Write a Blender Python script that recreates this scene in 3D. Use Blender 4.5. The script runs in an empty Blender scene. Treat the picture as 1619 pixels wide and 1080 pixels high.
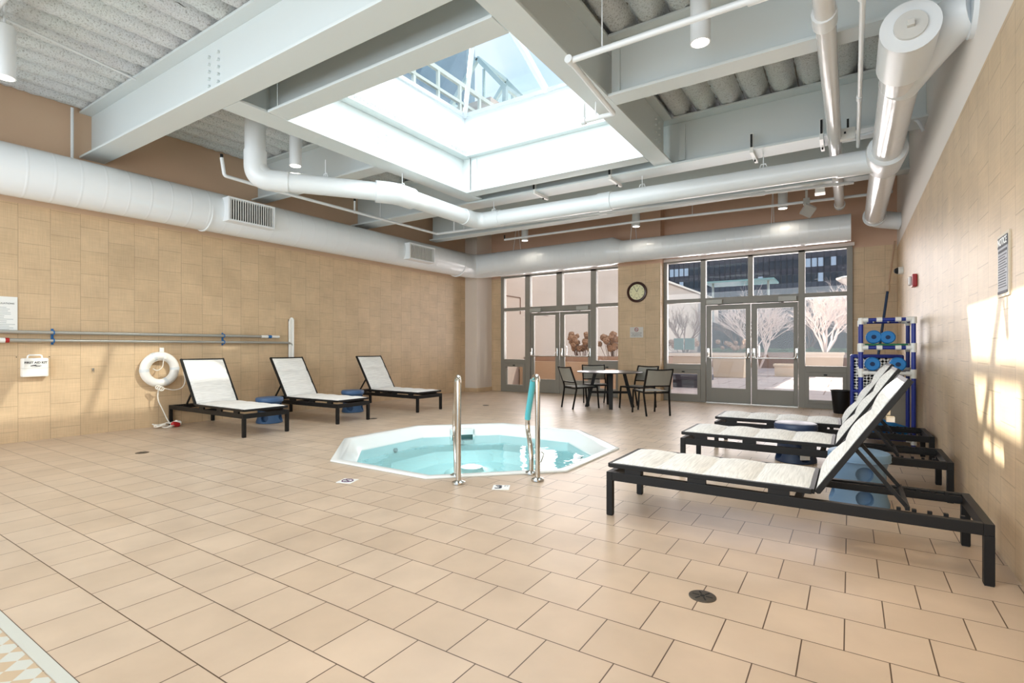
import bpy, bmesh, math, random
from mathutils import Vector, Matrix, noise
PI = math.pi
S = bpy.context.scene
COL = S.collection

# ------------------------------------------------------------------ camera, world, sun, big lights, exposure
cam = bpy.data.objects.new('camera', bpy.data.cameras.new('camera'))
COL.objects.link(cam); S.camera = cam
cam.location = (0, 0, 1.25)
cam.rotation_euler = (PI / 2, 0, 0.57713)
cam.data.sensor_width = 36.0
cam.data.lens = 820.3 / 1619 * 36
cam.data.shift_y = 9.7 / 1619
cam.data.clip_end = 500

S.view_settings.view_transform = 'Standard'
S.view_settings.look = 'None'
S.view_settings.gamma = 1.0
S.view_settings.use_curve_mapping = False
S.view_settings.exposure = -0.2
S.cycles.use_denoising = True
S.cycles.sample_clamp_indirect = 6.0
S.cycles.max_bounces = 10
S.cycles.diffuse_bounces = 5
S.cycles.transparent_max_bounces = 16
S.cycles.caustics_reflective = False
S.cycles.caustics_refractive = False

def lin(c):
    c /= 255.0
    return c / 12.92 if c <= 0.04045 else ((c + 0.055) / 1.055) ** 2.4
def RGB(r, g, b): return (lin(r), lin(g), lin(b), 1.0)

world = bpy.data.worlds.new('sky'); S.world = world; world.use_nodes = True
wn = world.node_tree.nodes; wl = world.node_tree.links
bg = wn['Background']
tc = wn.new('ShaderNodeTexCoord')
nz = wn.new('ShaderNodeTexNoise'); nz.inputs['Scale'].default_value = 2.2; nz.inputs['Detail'].default_value = 6
rp = wn.new('ShaderNodeValToRGB')
rp.color_ramp.elements[0].position = 0.38; rp.color_ramp.elements[0].color = RGB(182, 216, 244)
rp.color_ramp.elements[1].position = 0.66; rp.color_ramp.elements[1].color = RGB(240, 246, 250)
wl.new(tc.outputs['Generated'], nz.inputs['Vector']); wl.new(nz.outputs['Fac'], rp.inputs['Fac'])
wl.new(rp.outputs['Color'], bg.inputs['Color'])
bg.inputs['Strength'].default_value = 1.45

def lamp(name, kind, loc, energy, color=(1, 1, 1), **kw):
    d = bpy.data.lights.new(name, kind); d.energy = energy; d.color = color
    o = bpy.data.objects.new(name, d); COL.objects.link(o); o.location = loc
    for k, v in kw.items(): setattr(d, k, v)
    return o
def aim(o, d): o.rotation_euler = Vector(d).to_track_quat('-Z', 'Y').to_euler()

sun = lamp('sun', 'SUN', (-30, 20, 40), 17.0, (1.0, 0.94, 0.82), angle=0.009)
aim(sun, (1.0, -0.37, -0.747))
glint = lamp('sun_off_glass_tower', 'SUN', (30, 20, 40), 2.4, (1.0, 0.93, 0.8), angle=0.014)
aim(glint, (-1.0, -0.37, -0.747))
# daylight: the skylight and courtyard glazing; plus an added fill lamp behind the camera
rear = lamp('rear_fill', 'AREA', (-4.3, -3.4, 2.5), 640, (0.90, 0.96, 1.0), shape='RECTANGLE', size=9.4, size_y=3.8)
aim(rear, (0, 1, 0.5))
top = lamp('daylight_skylight', 'AREA', (-4.03, 5.43, 5.24), 165, (0.92, 0.97, 1.0), shape='RECTANGLE', size=3.1, size_y=3.3)
aim(top, (0, 0, -1))
for i, (cx, w) in enumerate(((-6.6, 3.4), (-1.85, 3.6))):
    o = lamp('daylight_courtyard', 'AREA', (cx, 13.3, 2.2), 300, (1.0, 0.93, 0.92), shape='RECTANGLE', size=w, size_y=2.6)
    aim(o, (0, -1, 0.1))

# ------------------------------------------------------------------ materials
MATS = {}
def mat(name, color=None, rough=0.5, metal=0.0, spec=0.5, bump=None, noise_mix=None):
    """Principled material; noise_mix=(scale, colour2, amount) mottles the colour; bump=(scale, strength)."""
    if name in MATS: return MATS[name]
    m = bpy.data.materials.new(name); m.use_nodes = True
    nt = m.node_tree; b = nt.nodes['Principled BSDF']
    b.inputs['Roughness'].default_value = rough; b.inputs['Metallic'].default_value = metal
    b.inputs['Specular IOR Level'].default_value = spec
    if color: b.inputs['Base Color'].default_value = color
    co = nt.nodes.new('ShaderNodeTexCoord')
    if noise_mix is None and bump is None: noise_mix = (3.0, tuple(c * 0.93 for c in color[:3]) + (1,), 0.6)
    if noise_mix:
        n = nt.nodes.new('ShaderNodeTexNoise'); n.inputs['Scale'].default_value = noise_mix[0]; n.inputs['Detail'].default_value = 5
        mx = nt.nodes.new('ShaderNodeMix'); mx.data_type = 'RGBA'
        mx.inputs['A'].default_value = color; mx.inputs['B'].default_value = noise_mix[1]
        mu = nt.nodes.new('ShaderNodeMath'); mu.operation = 'MULTIPLY'; mu.inputs[1].default_value = noise_mix[2]
        nt.links.new(co.outputs['Object'], n.inputs['Vector']); nt.links.new(n.outputs['Fac'], mu.inputs[0])
        nt.links.new(mu.outputs[0], mx.inputs['Factor']); nt.links.new(mx.outputs['Result'], b.inputs['Base Color'])
    if bump:
        n2 = nt.nodes.new('ShaderNodeTexNoise'); n2.inputs['Scale'].default_value = bump[0]; n2.inputs['Detail'].default_value = 8
        bp = nt.nodes.new('ShaderNodeBump'); bp.inputs['Strength'].default_value = bump[1]; bp.inputs['Distance'].default_value = 0.02
        nt.links.new(co.outputs['Object'], n2.inputs['Vector']); nt.links.new(n2.outputs['Fac'], bp.inputs['Height'])
        nt.links.new(bp.outputs['Normal'], b.inputs['Normal'])
    MATS[name] = m
    return m

def tile_mat(name, axes, origin, bw, rh, mortar, c1, c2, cm, rough=0.45, paint=None, linen=True, paint_z=3.2, bump=0.25):
    """Running-bond tiles: axes=(brick-length axis, row axis); optional paint above paint_z."""
    m = bpy.data.materials.new(name); m.use_nodes = True; nt = m.node_tree; L = nt.links
    b = nt.nodes['Principled BSDF']
    co = nt.nodes.new('ShaderNodeTexCoord'); sp = nt.nodes.new('ShaderNodeSeparateXYZ'); L.new(co.outputs['Object'], sp.inputs[0])
    cb = nt.nodes.new('ShaderNodeCombineXYZ')
    for k in range(2):
        s = nt.nodes.new('ShaderNodeMath'); s.operation = 'SUBTRACT'; s.inputs[1].default_value = origin[k]
        L.new(sp.outputs[axes[k]], s.inputs[0]); L.new(s.outputs[0], cb.inputs[k])
    br = nt.nodes.new('ShaderNodeTexBrick'); br.inputs['Scale'].default_value = 1.0
    br.inputs['Brick Width'].default_value = bw; br.inputs['Row Height'].default_value = rh
    br.inputs['Mortar Size'].default_value = mortar; br.inputs['Mortar Smooth'].default_value = 0.1
    br.inputs['Color1'].default_value = c1; br.inputs['Color2'].default_value = c2; br.inputs['Mortar'].default_value = cm
    br.inputs['Bias'].default_value = 0.0
    L.new(cb.outputs[0], br.inputs['Vector'])
    n = nt.nodes.new('ShaderNodeTexNoise'); n.inputs['Scale'].default_value = 2.5; n.inputs['Detail'].default_value = 7
    L.new(co.outputs['Object'], n.inputs['Vector'])
    mr = nt.nodes.new('ShaderNodeMapRange'); mr.inputs['From Min'].default_value = 0.3; mr.inputs['From Max'].default_value = 0.7
    mr.inputs['To Min'].default_value = 0.90; mr.inputs['To Max'].default_value = 1.08
    L.new(n.outputs['Fac'], mr.inputs['Value'])
    fac = mr.outputs[0]
    if linen:
        for sc in ((4, 90, 1), (90, 4, 1)):
            mp = nt.nodes.new('ShaderNodeMapping'); mp.inputs['Scale'].default_value = sc
            w = nt.nodes.new('ShaderNodeTexNoise'); w.inputs['Scale'].default_value = 1.0; w.inputs['Detail'].default_value = 3
            L.new(cb.outputs[0], mp.inputs['Vector']); L.new(mp.outputs[0], w.inputs['Vector'])
            r2 = nt.nodes.new('ShaderNodeMapRange'); r2.inputs['From Min'].default_value = 0.3; r2.inputs['From Max'].default_value = 0.7
            r2.inputs['To Min'].default_value = 0.94; r2.inputs['To Max'].default_value = 1.06
            L.new(w.outputs['Fac'], r2.inputs['Value'])
            mm = nt.nodes.new('ShaderNodeMath'); mm.operation = 'MULTIPLY'
            L.new(fac, mm.inputs[0]); L.new(r2.outputs[0], mm.inputs[1]); fac = mm.outputs[0]
    vm = nt.nodes.new('ShaderNodeVectorMath'); vm.operation = 'SCALE'
    L.new(br.outputs['Color'], vm.inputs[0]); L.new(fac, vm.inputs['Scale'])
    out = vm.outputs[0]
    bp = nt.nodes.new('ShaderNodeBump'); bp.inputs['Strength'].default_value = bump; bp.inputs['Distance'].default_value = 0.004; bp.invert = True
    L.new(br.outputs['Fac'], bp.inputs['Height'])
    if paint is not None:
        gt = nt.nodes.new('ShaderNodeMath'); gt.operation = 'GREATER_THAN'; gt.inputs[1].default_value = paint_z
        L.new(sp.outputs[2], gt.inputs[0])
        mx = nt.nodes.new('ShaderNodeMix'); mx.data_type = 'RGBA'; mx.inputs['B'].default_value = paint
        L.new(gt.outputs[0], mx.inputs['Factor']); L.new(out, mx.inputs['A']); out = mx.outputs['Result']
        iv = nt.nodes.new('ShaderNodeMath'); iv.operation = 'SUBTRACT'; iv.inputs[0].default_value = 1.0; L.new(gt.outputs[0], iv.inputs[1])
        ms = nt.nodes.new('ShaderNodeMath'); ms.operation = 'MULTIPLY'; ms.inputs[1].default_value = bump
        L.new(iv.outputs[0], ms.inputs[0]); L.new(ms.outputs[0], bp.inputs['Strength'])
        mr3 = nt.nodes.new('ShaderNodeMapRange'); mr3.inputs['To Min'].default_value = rough; mr3.inputs['To Max'].default_value = 0.8
        L.new(gt.outputs[0], mr3.inputs['Value']); L.new(mr3.outputs[0], b.inputs['Roughness'])
    else:
        b.inputs['Roughness'].default_value = rough
    L.new(out, b.inputs['Base Color']); L.new(bp.outputs['Normal'], b.inputs['Normal'])
    b.inputs['Specular IOR Level'].default_value = 0.4
    return m

TC1, TC2, TCM = RGB(208, 182, 148), RGB(201, 175, 141), RGB(176, 153, 124)
M_WL = tile_mat('tan linen wall tile, brown paint above', (2, 1), (0.145, 2.18), 0.3325, 0.3325, 0.0035, TC1, TC2, TCM, paint=RGB(200, 172, 146), paint_z=3.16)
M_WB = tile_mat('tan linen wall tile back, brown paint above', (2, 0), (0.145, -3.75), 0.3325, 0.3325, 0.0035, TC1, TC2, TCM, paint=RGB(206, 172, 148), paint_z=3.24)
M_WR = tile_mat('tan linen wall tile side, grey paint above', (2, 1), (0.145, 4.218), 0.3325, 0.3325, 0.0035, RGB(210, 186, 154), RGB(204, 180, 148), RGB(180, 156, 124), paint=RGB(232, 226, 220), paint_z=3.17)
M_FLOOR = tile_mat('buff quarry floor tile', (0, 1), (-0.7825, 2.54), 0.305, 0.30, 0.0028, RGB(199, 179, 158), RGB(192, 171, 149), RGB(88, 69, 54), rough=0.36, linen=False, bump=0.5)
M_PLAZA = tile_mat('plaza paver', (0, 1), (0.2, 0.4), 1.6, 1.6, 0.02, RGB(196, 180, 178), RGB(188, 172, 170), RGB(150, 130, 124), rough=0.7, linen=False)

M_BEAM = mat('white beam paint', RGB(210, 217, 217), 0.45, bump=(40, 0.02))
M_CURB = mat('white curb paint', RGB(222, 228, 232), 0.5)
M_DUCT = mat('white duct paint', RGB(234, 238, 240), 0.22, bump=(12, 0.02))
def duct_mat(name, axis, freq):
    m = mat(name, RGB(236, 241, 244), 0.2); nt = m.node_tree; L = nt.links
    co = nt.nodes.new('ShaderNodeTexCoord'); w = nt.nodes.new('ShaderNodeTexWave'); w.bands_direction = axis; w.inputs['Scale'].default_value = freq; w.inputs['Distortion'].default_value = 0.0
    rp = nt.nodes.new('ShaderNodeValToRGB'); rp.color_ramp.elements[0].position = 0.965; rp.color_ramp.elements[1].position = 1.0
    bp = nt.nodes.new('ShaderNodeBump'); bp.inputs['Strength'].default_value = 0.35; bp.inputs['Distance'].default_value = 0.006
    mp = nt.nodes.new('ShaderNodeMapping'); mp.inputs['Rotation'].default_value = (0, 0, 0.05)
    L.new(co.outputs['Object'], mp.inputs[0]); L.new(mp.outputs[0], w.inputs['Vector']); L.new(w.outputs['Fac'], rp.inputs[0]); L.new(rp.outputs[0], bp.inputs['Height'])
    L.new(bp.outputs[0], nt.nodes['Principled BSDF'].inputs['Normal']); return m
M_DUCTY = duct_mat('spiral duct paint along', 'Y', 1.15)
M_DUCTX = duct_mat('spiral duct paint across', 'X', 1.9)
M_PIPE = mat('white pipe paint', RGB(228, 232, 234), 0.3)
M_JACKET = mat('glossy pipe jacket', RGB(226, 226, 226), 0.14, bump=(7, 0.12))
M_BLACK = mat('black metal', RGB(19, 18, 18), 0.5, spec=0.3)
M_STEEL = mat('stainless steel', RGB(200, 196, 188), 0.18, metal=1.0)
M_CHROME = mat('chrome', RGB(215, 213, 208), 0.12, metal=1.0)
M_ALU = mat('grey green anodised frame', RGB(138, 134, 124), 0.45, metal=0.0)
M_WHITE = mat('white plastic', RGB(236, 235, 230), 0.35)
M_SIGN = mat('white sign', RGB(236, 238, 236), 0.4)
M_INK = mat('dark sign ink', RGB(52, 56, 66), 0.6)
M_BLUEINK = mat('grey blue sign field', RGB(150, 156, 166), 0.5)
M_BLUE = mat('stool blue', RGB(58, 92, 132), 0.45)
M_LBLUE = mat('stool pale blue', RGB(108, 142, 176), 0.5)
M_NAVY = mat('stool navy', RGB(44, 62, 92), 0.4)
M_RACK = mat('rack blue', RGB(30, 48, 140), 0.35)
M_FOAM = mat('foam blue', RGB(32, 122, 190), 0.6, bump=(60, 0.1))
M_FOAMD = mat('foam hole', RGB(14, 44, 84), 0.7)
M_GREEN = mat('foam green', RGB(24, 110, 70), 0.6)
M_RED = mat('red plastic', RGB(172, 30, 34), 0.35)
M_TEAL = mat('teal grip', RGB(92, 196, 208), 0.4)
M_DARK = mat('dark recess', RGB(18, 18, 18), 0.7)
M_SPA = mat('white spa acrylic', RGB(238, 242, 240), 0.2)
M_SKIM = mat('skimmer dark green', RGB(40, 74, 70), 0.4)
M_ROPE = mat('white rope', RGB(228, 224, 214), 0.8)
M_WOOD = mat('clock wood', RGB(66, 32, 26), 0.3, noise_mix=(14, RGB(40, 18, 14), 0.8))
M_DIAL = mat('clock dial', RGB(236, 232, 188), 0.5)
M_PAINTCOL = mat('column paint', RGB(226, 214, 202), 0.7)
M_CLIP = mat('blue clip', RGB(32, 104, 166), 0.4)
M_BRASS = mat('drain metal', RGB(96, 88, 78), 0.4, metal=0.7)
M_TABLE = mat('charcoal table top', RGB(74, 72, 72), 0.3)
M_BEIGE = mat('beige stucco', RGB(206, 192, 182), 0.85, noise_mix=(0.6, RGB(190, 176, 166), 0.8))
M_PLANTER = mat('planter concrete', RGB(230, 212, 190), 0.8, noise_mix=(2, RGB(212, 192, 170), 0.8))
M_BRICK = mat('low brown wall', RGB(176, 148, 130), 0.8, noise_mix=(6, RGB(150, 120, 104), 0.8))
M_GRANITE = mat('lit tan wall', RGB(206, 182, 156), 0.7, noise_mix=(40, RGB(190, 156, 126), 0.9))
M_TWIG = mat('pale bare twigs', RGB(236, 220, 212), 0.8)
M_TWIGD = mat('brown twigs', RGB(128, 104, 92), 0.8)
M_DRY = mat('dried flower heads', RGB(180, 146, 120), 0.9, noise_mix=(30, RGB(116, 86, 66), 0.9))
M_HEDGE = mat('dark hedge', RGB(58, 54, 58), 0.9, noise_mix=(8, RGB(26, 28, 30), 0.9))
M_FACADE = mat('dark office facade', RGB(66, 62, 72), 0.5)
M_MULL = mat('facade mullion', RGB(46, 44, 52), 0.5)
M_PANE = mat('facade glass', RGB(40, 46, 58), 0.08)
M_BLIND = mat('facade blinds', RGB(196, 204, 218), 0.4)
M_CANOPY = mat('teal canopy glass', RGB(150, 190, 190), 0.2)
M_TOWER = mat('blue tower glass', RGB(136, 160, 172), 0.3, noise_mix=(0.35, RGB(92, 118, 134), 0.95))
M_GSTEEL = mat('pale rooftop steel', RGB(206, 212, 206), 0.5)
M_LOUVRE = mat('vent interior', RGB(44, 41, 38), 0.6)
M_ROOF = mat('roof gravel', RGB(150, 148, 142), 0.9, noise_mix=(20, RGB(120, 118, 112), 0.8))

def fabric():
    m = bpy.data.materials.new('streaked sling fabric'); m.use_nodes = True; nt = m.node_tree; b = nt.nodes['Principled BSDF']
    co = nt.nodes.new('ShaderNodeTexCoord'); mp = nt.nodes.new('ShaderNodeMapping'); mp.inputs['Scale'].default_value = (95, 5, 95)
    n = nt.nodes.new('ShaderNodeTexNoise'); n.inputs['Scale'].default_value = 1.0; n.inputs['Detail'].default_value = 3
    rp = nt.nodes.new('ShaderNodeValToRGB'); rp.color_ramp.elements[0].position = 0.36; rp.color_ramp.elements[0].color = RGB(222, 221, 217)
    rp.color_ramp.elements[1].position = 0.60; rp.color_ramp.elements[1].color = RGB(242, 241, 237)
    nt.links.new(co.outputs['Object'], mp.inputs[0]); nt.links.new(mp.outputs[0], n.inputs['Vector']); nt.links.new(n.outputs['Fac'], rp.inputs[0])
    nt.links.new(rp.outputs[0], b.inputs['Base Color']); b.inputs['Roughness'].default_value = 0.75
    bp = nt.nodes.new('ShaderNodeBump'); bp.inputs['Strength'].default_value = 0.12; bp.inputs['Distance'].default_value = 0.002
    nt.links.new(n.outputs['Fac'], bp.inputs['Height']); nt.links.new(bp.outputs[0], b.inputs['Normal'])
    return m
M_FAB = fabric()
M_MESH = mat('grey sling mesh', RGB(158, 156, 146), 0.7, noise_mix=(120, RGB(128, 126, 118), 0.8))

def glassy(name, tint, reflect=0.9, bump=None, rough=0.0):
    """Clear sheet: straight-through transmission with a tint plus Fresnel reflection."""
    m = bpy.data.materials.new(name); m.use_nodes = True; nt = m.node_tree; L = nt.links
    nt.nodes.remove(nt.nodes['Principled BSDF']); out = nt.nodes['Material Output']
    tr = nt.nodes.new('ShaderNodeBsdfTransparent'); tr.inputs[0].default_value = tint
    gl = nt.nodes.new('ShaderNodeBsdfGlossy'); gl.inputs['Roughness'].default_value = rough
    fr = nt.nodes.new('ShaderNodeFresnel'); fr.inputs['IOR'].default_value = 1.33 if bump else 1.45
    mu = nt.nodes.new('ShaderNodeMath'); mu.operation = 'MULTIPLY'; mu.inputs[1].default_value = reflect
    mx = nt.nodes.new('ShaderNodeMixShader')
    L.new(fr.outputs[0], mu.inputs[0]); L.new(mu.outputs[0], mx.inputs[0]); L.new(tr.outputs[0], mx.inputs[1]); L.new(gl.outputs[0], mx.inputs[2])
    L.new(mx.outputs[0], out.inputs['Surface'])
    if bump:
        co = nt.nodes.new('ShaderNodeTexCoord'); n = nt.nodes.new('ShaderNodeTexNoise'); n.inputs['Scale'].default_value = bump[0]; n.inputs['Detail'].default_value = 2
        bp = nt.nodes.new('ShaderNodeBump'); bp.inputs['Strength'].default_value = bump[1]; bp.inputs['Distance'].default_value = 0.03
        L.new(co.outputs['Object'], n.inputs['Vector']); L.new(n.outputs['Fac'], bp.inputs['Height'])
        L.new(bp.outputs[0], gl.inputs['Normal']); L.new(bp.outputs[0], fr.inputs['Normal'])
    return m
M_GLASS = glassy('window glass', (0.93, 0.93, 0.93, 1), 0.8)
M_SKYGLASS = glassy('skylight glass', (0.92, 0.96, 0.98, 1), 0.10)
M_WATER = glassy('spa water', (0.66, 0.97, 1.0, 1), 0.85, bump=(3.5, 0.25))

def emit(name, color, strength):
    m = bpy.data.materials.new(name); m.use_nodes = True; nt = m.node_tree
    b = nt.nodes['Principled BSDF']; b.inputs['Base Color'].default_value = color
    b.inputs['Emission Color'].default_value = color; b.inputs['Emission Strength'].default_value = strength
    return m
M_LENS = emit('lamp lens', (1.0, 0.93, 0.84, 1), 6.0)

def deck_mat():
    m = bpy.data.materials.new('sprayed deck fireproofing'); m.use_nodes = True; nt = m.node_tree; L = nt.links; b = nt.nodes['Principled BSDF']
    co = nt.nodes.new('ShaderNodeTexCoord')
    n = nt.nodes.new('ShaderNodeTexNoise'); n.inputs['Scale'].default_value = 55; n.inputs['Detail'].default_value = 6; n.inputs['Roughness'].default_value = 0.7
    n1 = nt.nodes.new('ShaderNodeTexNoise'); n1.inputs['Scale'].default_value = 2.0; n1.inputs['Detail'].default_value = 5
    rp = nt.nodes.new('ShaderNodeValToRGB')
    rp.color_ramp.elements[0].position = 0.27; rp.color_ramp.elements[0].color = RGB(120, 120, 112)
    rp.color_ramp.elements[1].position = 0.48; rp.color_ramp.elements[1].color = RGB(232, 236, 236)
    mx = nt.nodes.new('ShaderNodeMix'); mx.data_type = 'RGBA'; mx.blend_type = 'MULTIPLY'; mx.inputs['Factor'].default_value = 0.08
    bp = nt.nodes.new('ShaderNodeBump'); bp.inputs['Strength'].default_value = 0.9; bp.inputs['Distance'].default_value = 0.02
    L.new(co.outputs['Object'], n.inputs['Vector']); L.new(co.outputs['Object'], n1.inputs['Vector'])
    L.new(n.outputs['Fac'], rp.inputs[0]); L.new(rp.outputs[0], mx.inputs['A']); L.new(n1.outputs['Color'], mx.inputs['B'])
    L.new(mx.outputs['Result'], b.inputs['Base Color']); L.new(n.outputs['Fac'], bp.inputs['Height']); L.new(bp.outputs[0], b.inputs['Normal'])
    b.inputs['Roughness'].default_value = 0.95
    return m
M_DECK = deck_mat()

def mosaic_mat():
    m = bpy.data.materials.new('diagonal mosaic border'); m.use_nodes = True; nt = m.node_tree; L = nt.links; b = nt.nodes['Principled BSDF']
    co = nt.nodes.new('ShaderNodeTexCoord'); mp = nt.nodes.new('ShaderNodeMapping'); mp.inputs['Rotation'].default_value = (0, 0, PI / 4)
    ck = nt.nodes.new('ShaderNodeTexChecker'); ck.inputs['Scale'].default_value = 14; ck.inputs['Color1'].default_value = RGB(196, 198, 190); ck.inputs['Color2'].default_value = RGB(190, 168, 140)
    L.new(co.outputs['Object'], mp.inputs[0]); L.new(mp.outputs[0], ck.inputs['Vector']); L.new(ck.outputs['Color'], b.inputs['Base Color'])
    b.inputs['Roughness'].default_value = 0.4
    return m
M_MOSAIC = mosaic_mat()

# ------------------------------------------------------------------ mesh helpers
def new(): return bmesh.new()
def box(bm, x0, x1, y0, y1, z0, z1, mtx=None):
    vs = [bm.verts.new((x, y, z)) for z in (z0, z1) for y in (y0, y1) for x in (x0, x1)]
    for f in ((0, 2, 3, 1), (4, 5, 7, 6), (0, 1, 5, 4), (2, 6, 7, 3), (0, 4, 6, 2), (1, 3, 7, 5)): bm.faces.new([vs[i] for i in f])
    if mtx: bmesh.ops.transform(bm, matrix=mtx, verts=vs)
    return vs
def bar(bm, a, b, w, h, up=(0, 0, 1)):
    """Rectangular bar from a to b, w across, h along up."""
    a, b = Vector(a), Vector(b); d = (b - a); L = d.length; d.normalize(); u = Vector(up)
    s = d.cross(u)
    if s.length < 1e-4: u = Vector((1, 0, 0)); s = d.cross(u)
    s.normalize(); u = s.cross(d)
    vs = [bm.verts.new(p + s * (w / 2 * i) + u * (h / 2 * j)) for p in (a, b) for i, j in ((-1, -1), (1, -1), (1, 1), (-1, 1))]
    for f in ((3, 2, 1, 0), (4, 5, 6, 7), (0, 1, 5, 4), (1, 2, 6, 5), (2, 3, 7, 6), (3, 0, 4, 7)): bm.faces.new([vs[i] for i in f])
    return vs
def fillet(pts, r, seg=6):
    pts = [Vector(p) for p in pts]; out = [pts[0]]
    for i in range(1, len(pts) - 1):
        p, a, b = pts[i], pts[i - 1], pts[i + 1]
        da, db = (a - p), (b - p); k = min(r, da.length * 0.49, db.length * 0.49)
        pa, pb = p + da.normalized() * k, p + db.normalized() * k
        for t in range(seg + 1):
            t /= seg; out.append(pa * (1 - t) ** 2 + p * (2 * t * (1 - t)) + pb * t * t)
    out.append(pts[-1]); return out
def tube(bm, pts, r, n=12, closed=False, phase=0.0, cap=True):
    pts = [Vector(p) for p in pts]; N = len(pts); rs = r if isinstance(r, (list, tuple)) else [r] * N
    tang = []
    for i in range(N):
        if closed: t = pts[(i + 1) % N] - pts[i - 1]
        else: t = pts[min(i + 1, N - 1)] - pts[max(i - 1, 0)]
        tang.append(t.normalized())
    ref = Vector((0, 0, 1)) if abs(tang[0].z) < 0.9 else Vector((1, 0, 0))
    u = tang[0].cross(ref).normalized(); rings = []
    for i in range(N):
        u = (u - tang[i] * u.dot(tang[i])).normalized(); v = tang[i].cross(u)
        k = 1.0
        if 0 < i < N - 1 or closed:
            d1 = (pts[i] - pts[i - 1]).normalized(); k = 1.0 / max(0.5, abs(d1.dot(tang[i])))
        rings.append([bm.verts.new(pts[i] + (u * math.cos(2 * PI * j / n + phase) + v * math.sin(2 * PI * j / n + phase)) * rs[i]) for j in range(n)])
    for i in range(N if closed else N - 1):
        A, B = rings[i], rings[(i + 1) % N]
        for j in range(n): bm.faces.new((A[j], A[(j + 1) % n], B[(j + 1) % n], B[j]))
    if cap and not closed:
        bm.faces.new(rings[0][::-1]); bm.faces.new(rings[-1])
def sq(bm, pts, w, closed=False):
    tube(bm, pts, w / math.sqrt(2), n=4, closed=closed, phase=PI / 4)
def lathe(bm, prof, n=32, mtx=None, cap=True):
    """prof: list of (r, z)."""
    rings = []
    for r, z in prof: rings.append([bm.verts.new((r * math.cos(2 * PI * j / n), r * math.sin(2 * PI * j / n), z)) for j in range(n)])
    for A, B in zip(rings, rings[1:]):
        for j in range(n): bm.faces.new((A[j], A[(j + 1) % n], B[(j + 1) % n], B[j]))
    if cap: bm.faces.new(rings[0][::-1]); bm.faces.new(rings[-1])
    vs = [v for R in rings for v in R]
    if mtx: bmesh.ops.transform(bm, matrix=mtx, verts=vs)
    return vs
def cyl(bm, a, b, r, n=16):
    tube(bm, [a, b], r, n)
def prism(bm, poly, a, b):
    """poly in plane given as list of 3D points at a; extruded by vector b-a."""
    d = Vector(b) - Vector(a); A = [bm.verts.new(Vector(p)) for p in poly]; B = [bm.verts.new(Vector(p) + d) for p in poly]
    bm.faces.new(A[::-1]); bm.faces.new(B)
    for i in range(len(A)): bm.faces.new((A[i], A[(i + 1) % len(A)], B[(i + 1) % len(A)], B[i]))

def put(name, bm, material, parent=None, smooth=False, bevel=0.0, loc=None, label=None, fix=True):
    if fix: bmesh.ops.recalc_face_normals(bm, faces=bm.faces)
    if bevel:
        es = [e for e in bm.edges if len(e.link_faces) == 2 and e.calc_face_angle(0) > 0.6]
        bmesh.ops.bevel(bm, geom=es, offset=bevel, segments=2, affect='EDGES', profile=0.6)
    me = bpy.data.meshes.new(name); bm.to_mesh(me); bm.free(); me.materials.append(material)
    if smooth:
        for p in me.polygons: p.use_smooth = True
        me.set_sharp_from_angle(angle=0.65)
    o = bpy.data.objects.new(name, me); COL.objects.link(o)
    if parent: o.parent = parent
    if loc: o.location = loc
    if label: o['label'] = label
    return o
def tag(o, label, cat, group=None, kind=None):
    o['label'] = label; o['category'] = cat
    if group: o['group'] = group
    if kind: o['kind'] = kind
    return o
def thing(name, label, cat, loc=(0, 0, 0), rz=0.0, group=None):
    o = bpy.data.objects.new(name, None); COL.objects.link(o); o.location = loc; o.rotation_euler = (0, 0, rz)
    o.empty_display_size = 0.1
    return tag(o, label, cat, group)
def struct(name, bm, material, parent=None, **kw):
    o = put(name, bm, material, parent, **kw)
    if parent is None: o['kind'] = 'structure'
    return o
def dup(root, loc, rz, label, group=None):
    """A copy of a thing with copies of its parts and sub-parts."""
    r = root.copy(); COL.objects.link(r); r.location = loc; r.rotation_euler = (0, 0, rz); r['label'] = label
    if group: r['group'] = group
    for ch in list(root.children):
        c = ch.copy(); COL.objects.link(c); c.parent = r
        for g in list(ch.children):
            d = g.copy(); COL.objects.link(d); d.parent = c
    return r
DG = None
def text(name, s, size, material, parent, loc, rot, ext=0.001, align='CENTER', bold=0.0, sx=1.0):
    cu = bpy.data.curves.new(name, 'FONT'); cu.body = s; cu.size = size; cu.extrude = ext; cu.align_x = align; cu.align_y = 'CENTER'; cu.offset = bold
    t = bpy.data.objects.new(name, cu); COL.objects.link(t)
    me = bpy.data.meshes.new_from_object(t.evaluated_get(bpy.context.evaluated_depsgraph_get()))
    bpy.data.objects.remove(t); bpy.data.curves.remove(cu)
    me.name = name; me.materials.clear(); me.materials.append(material)
    o = bpy.data.objects.new(name, me); COL.objects.link(o)
    o.location = loc; o.rotation_euler = rot; o.scale = (sx, 1, 1)
    if parent: o.parent = parent
    return o

LX, RX, BY, RY = -9.2, 0.76, 12.4, -3.6
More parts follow.
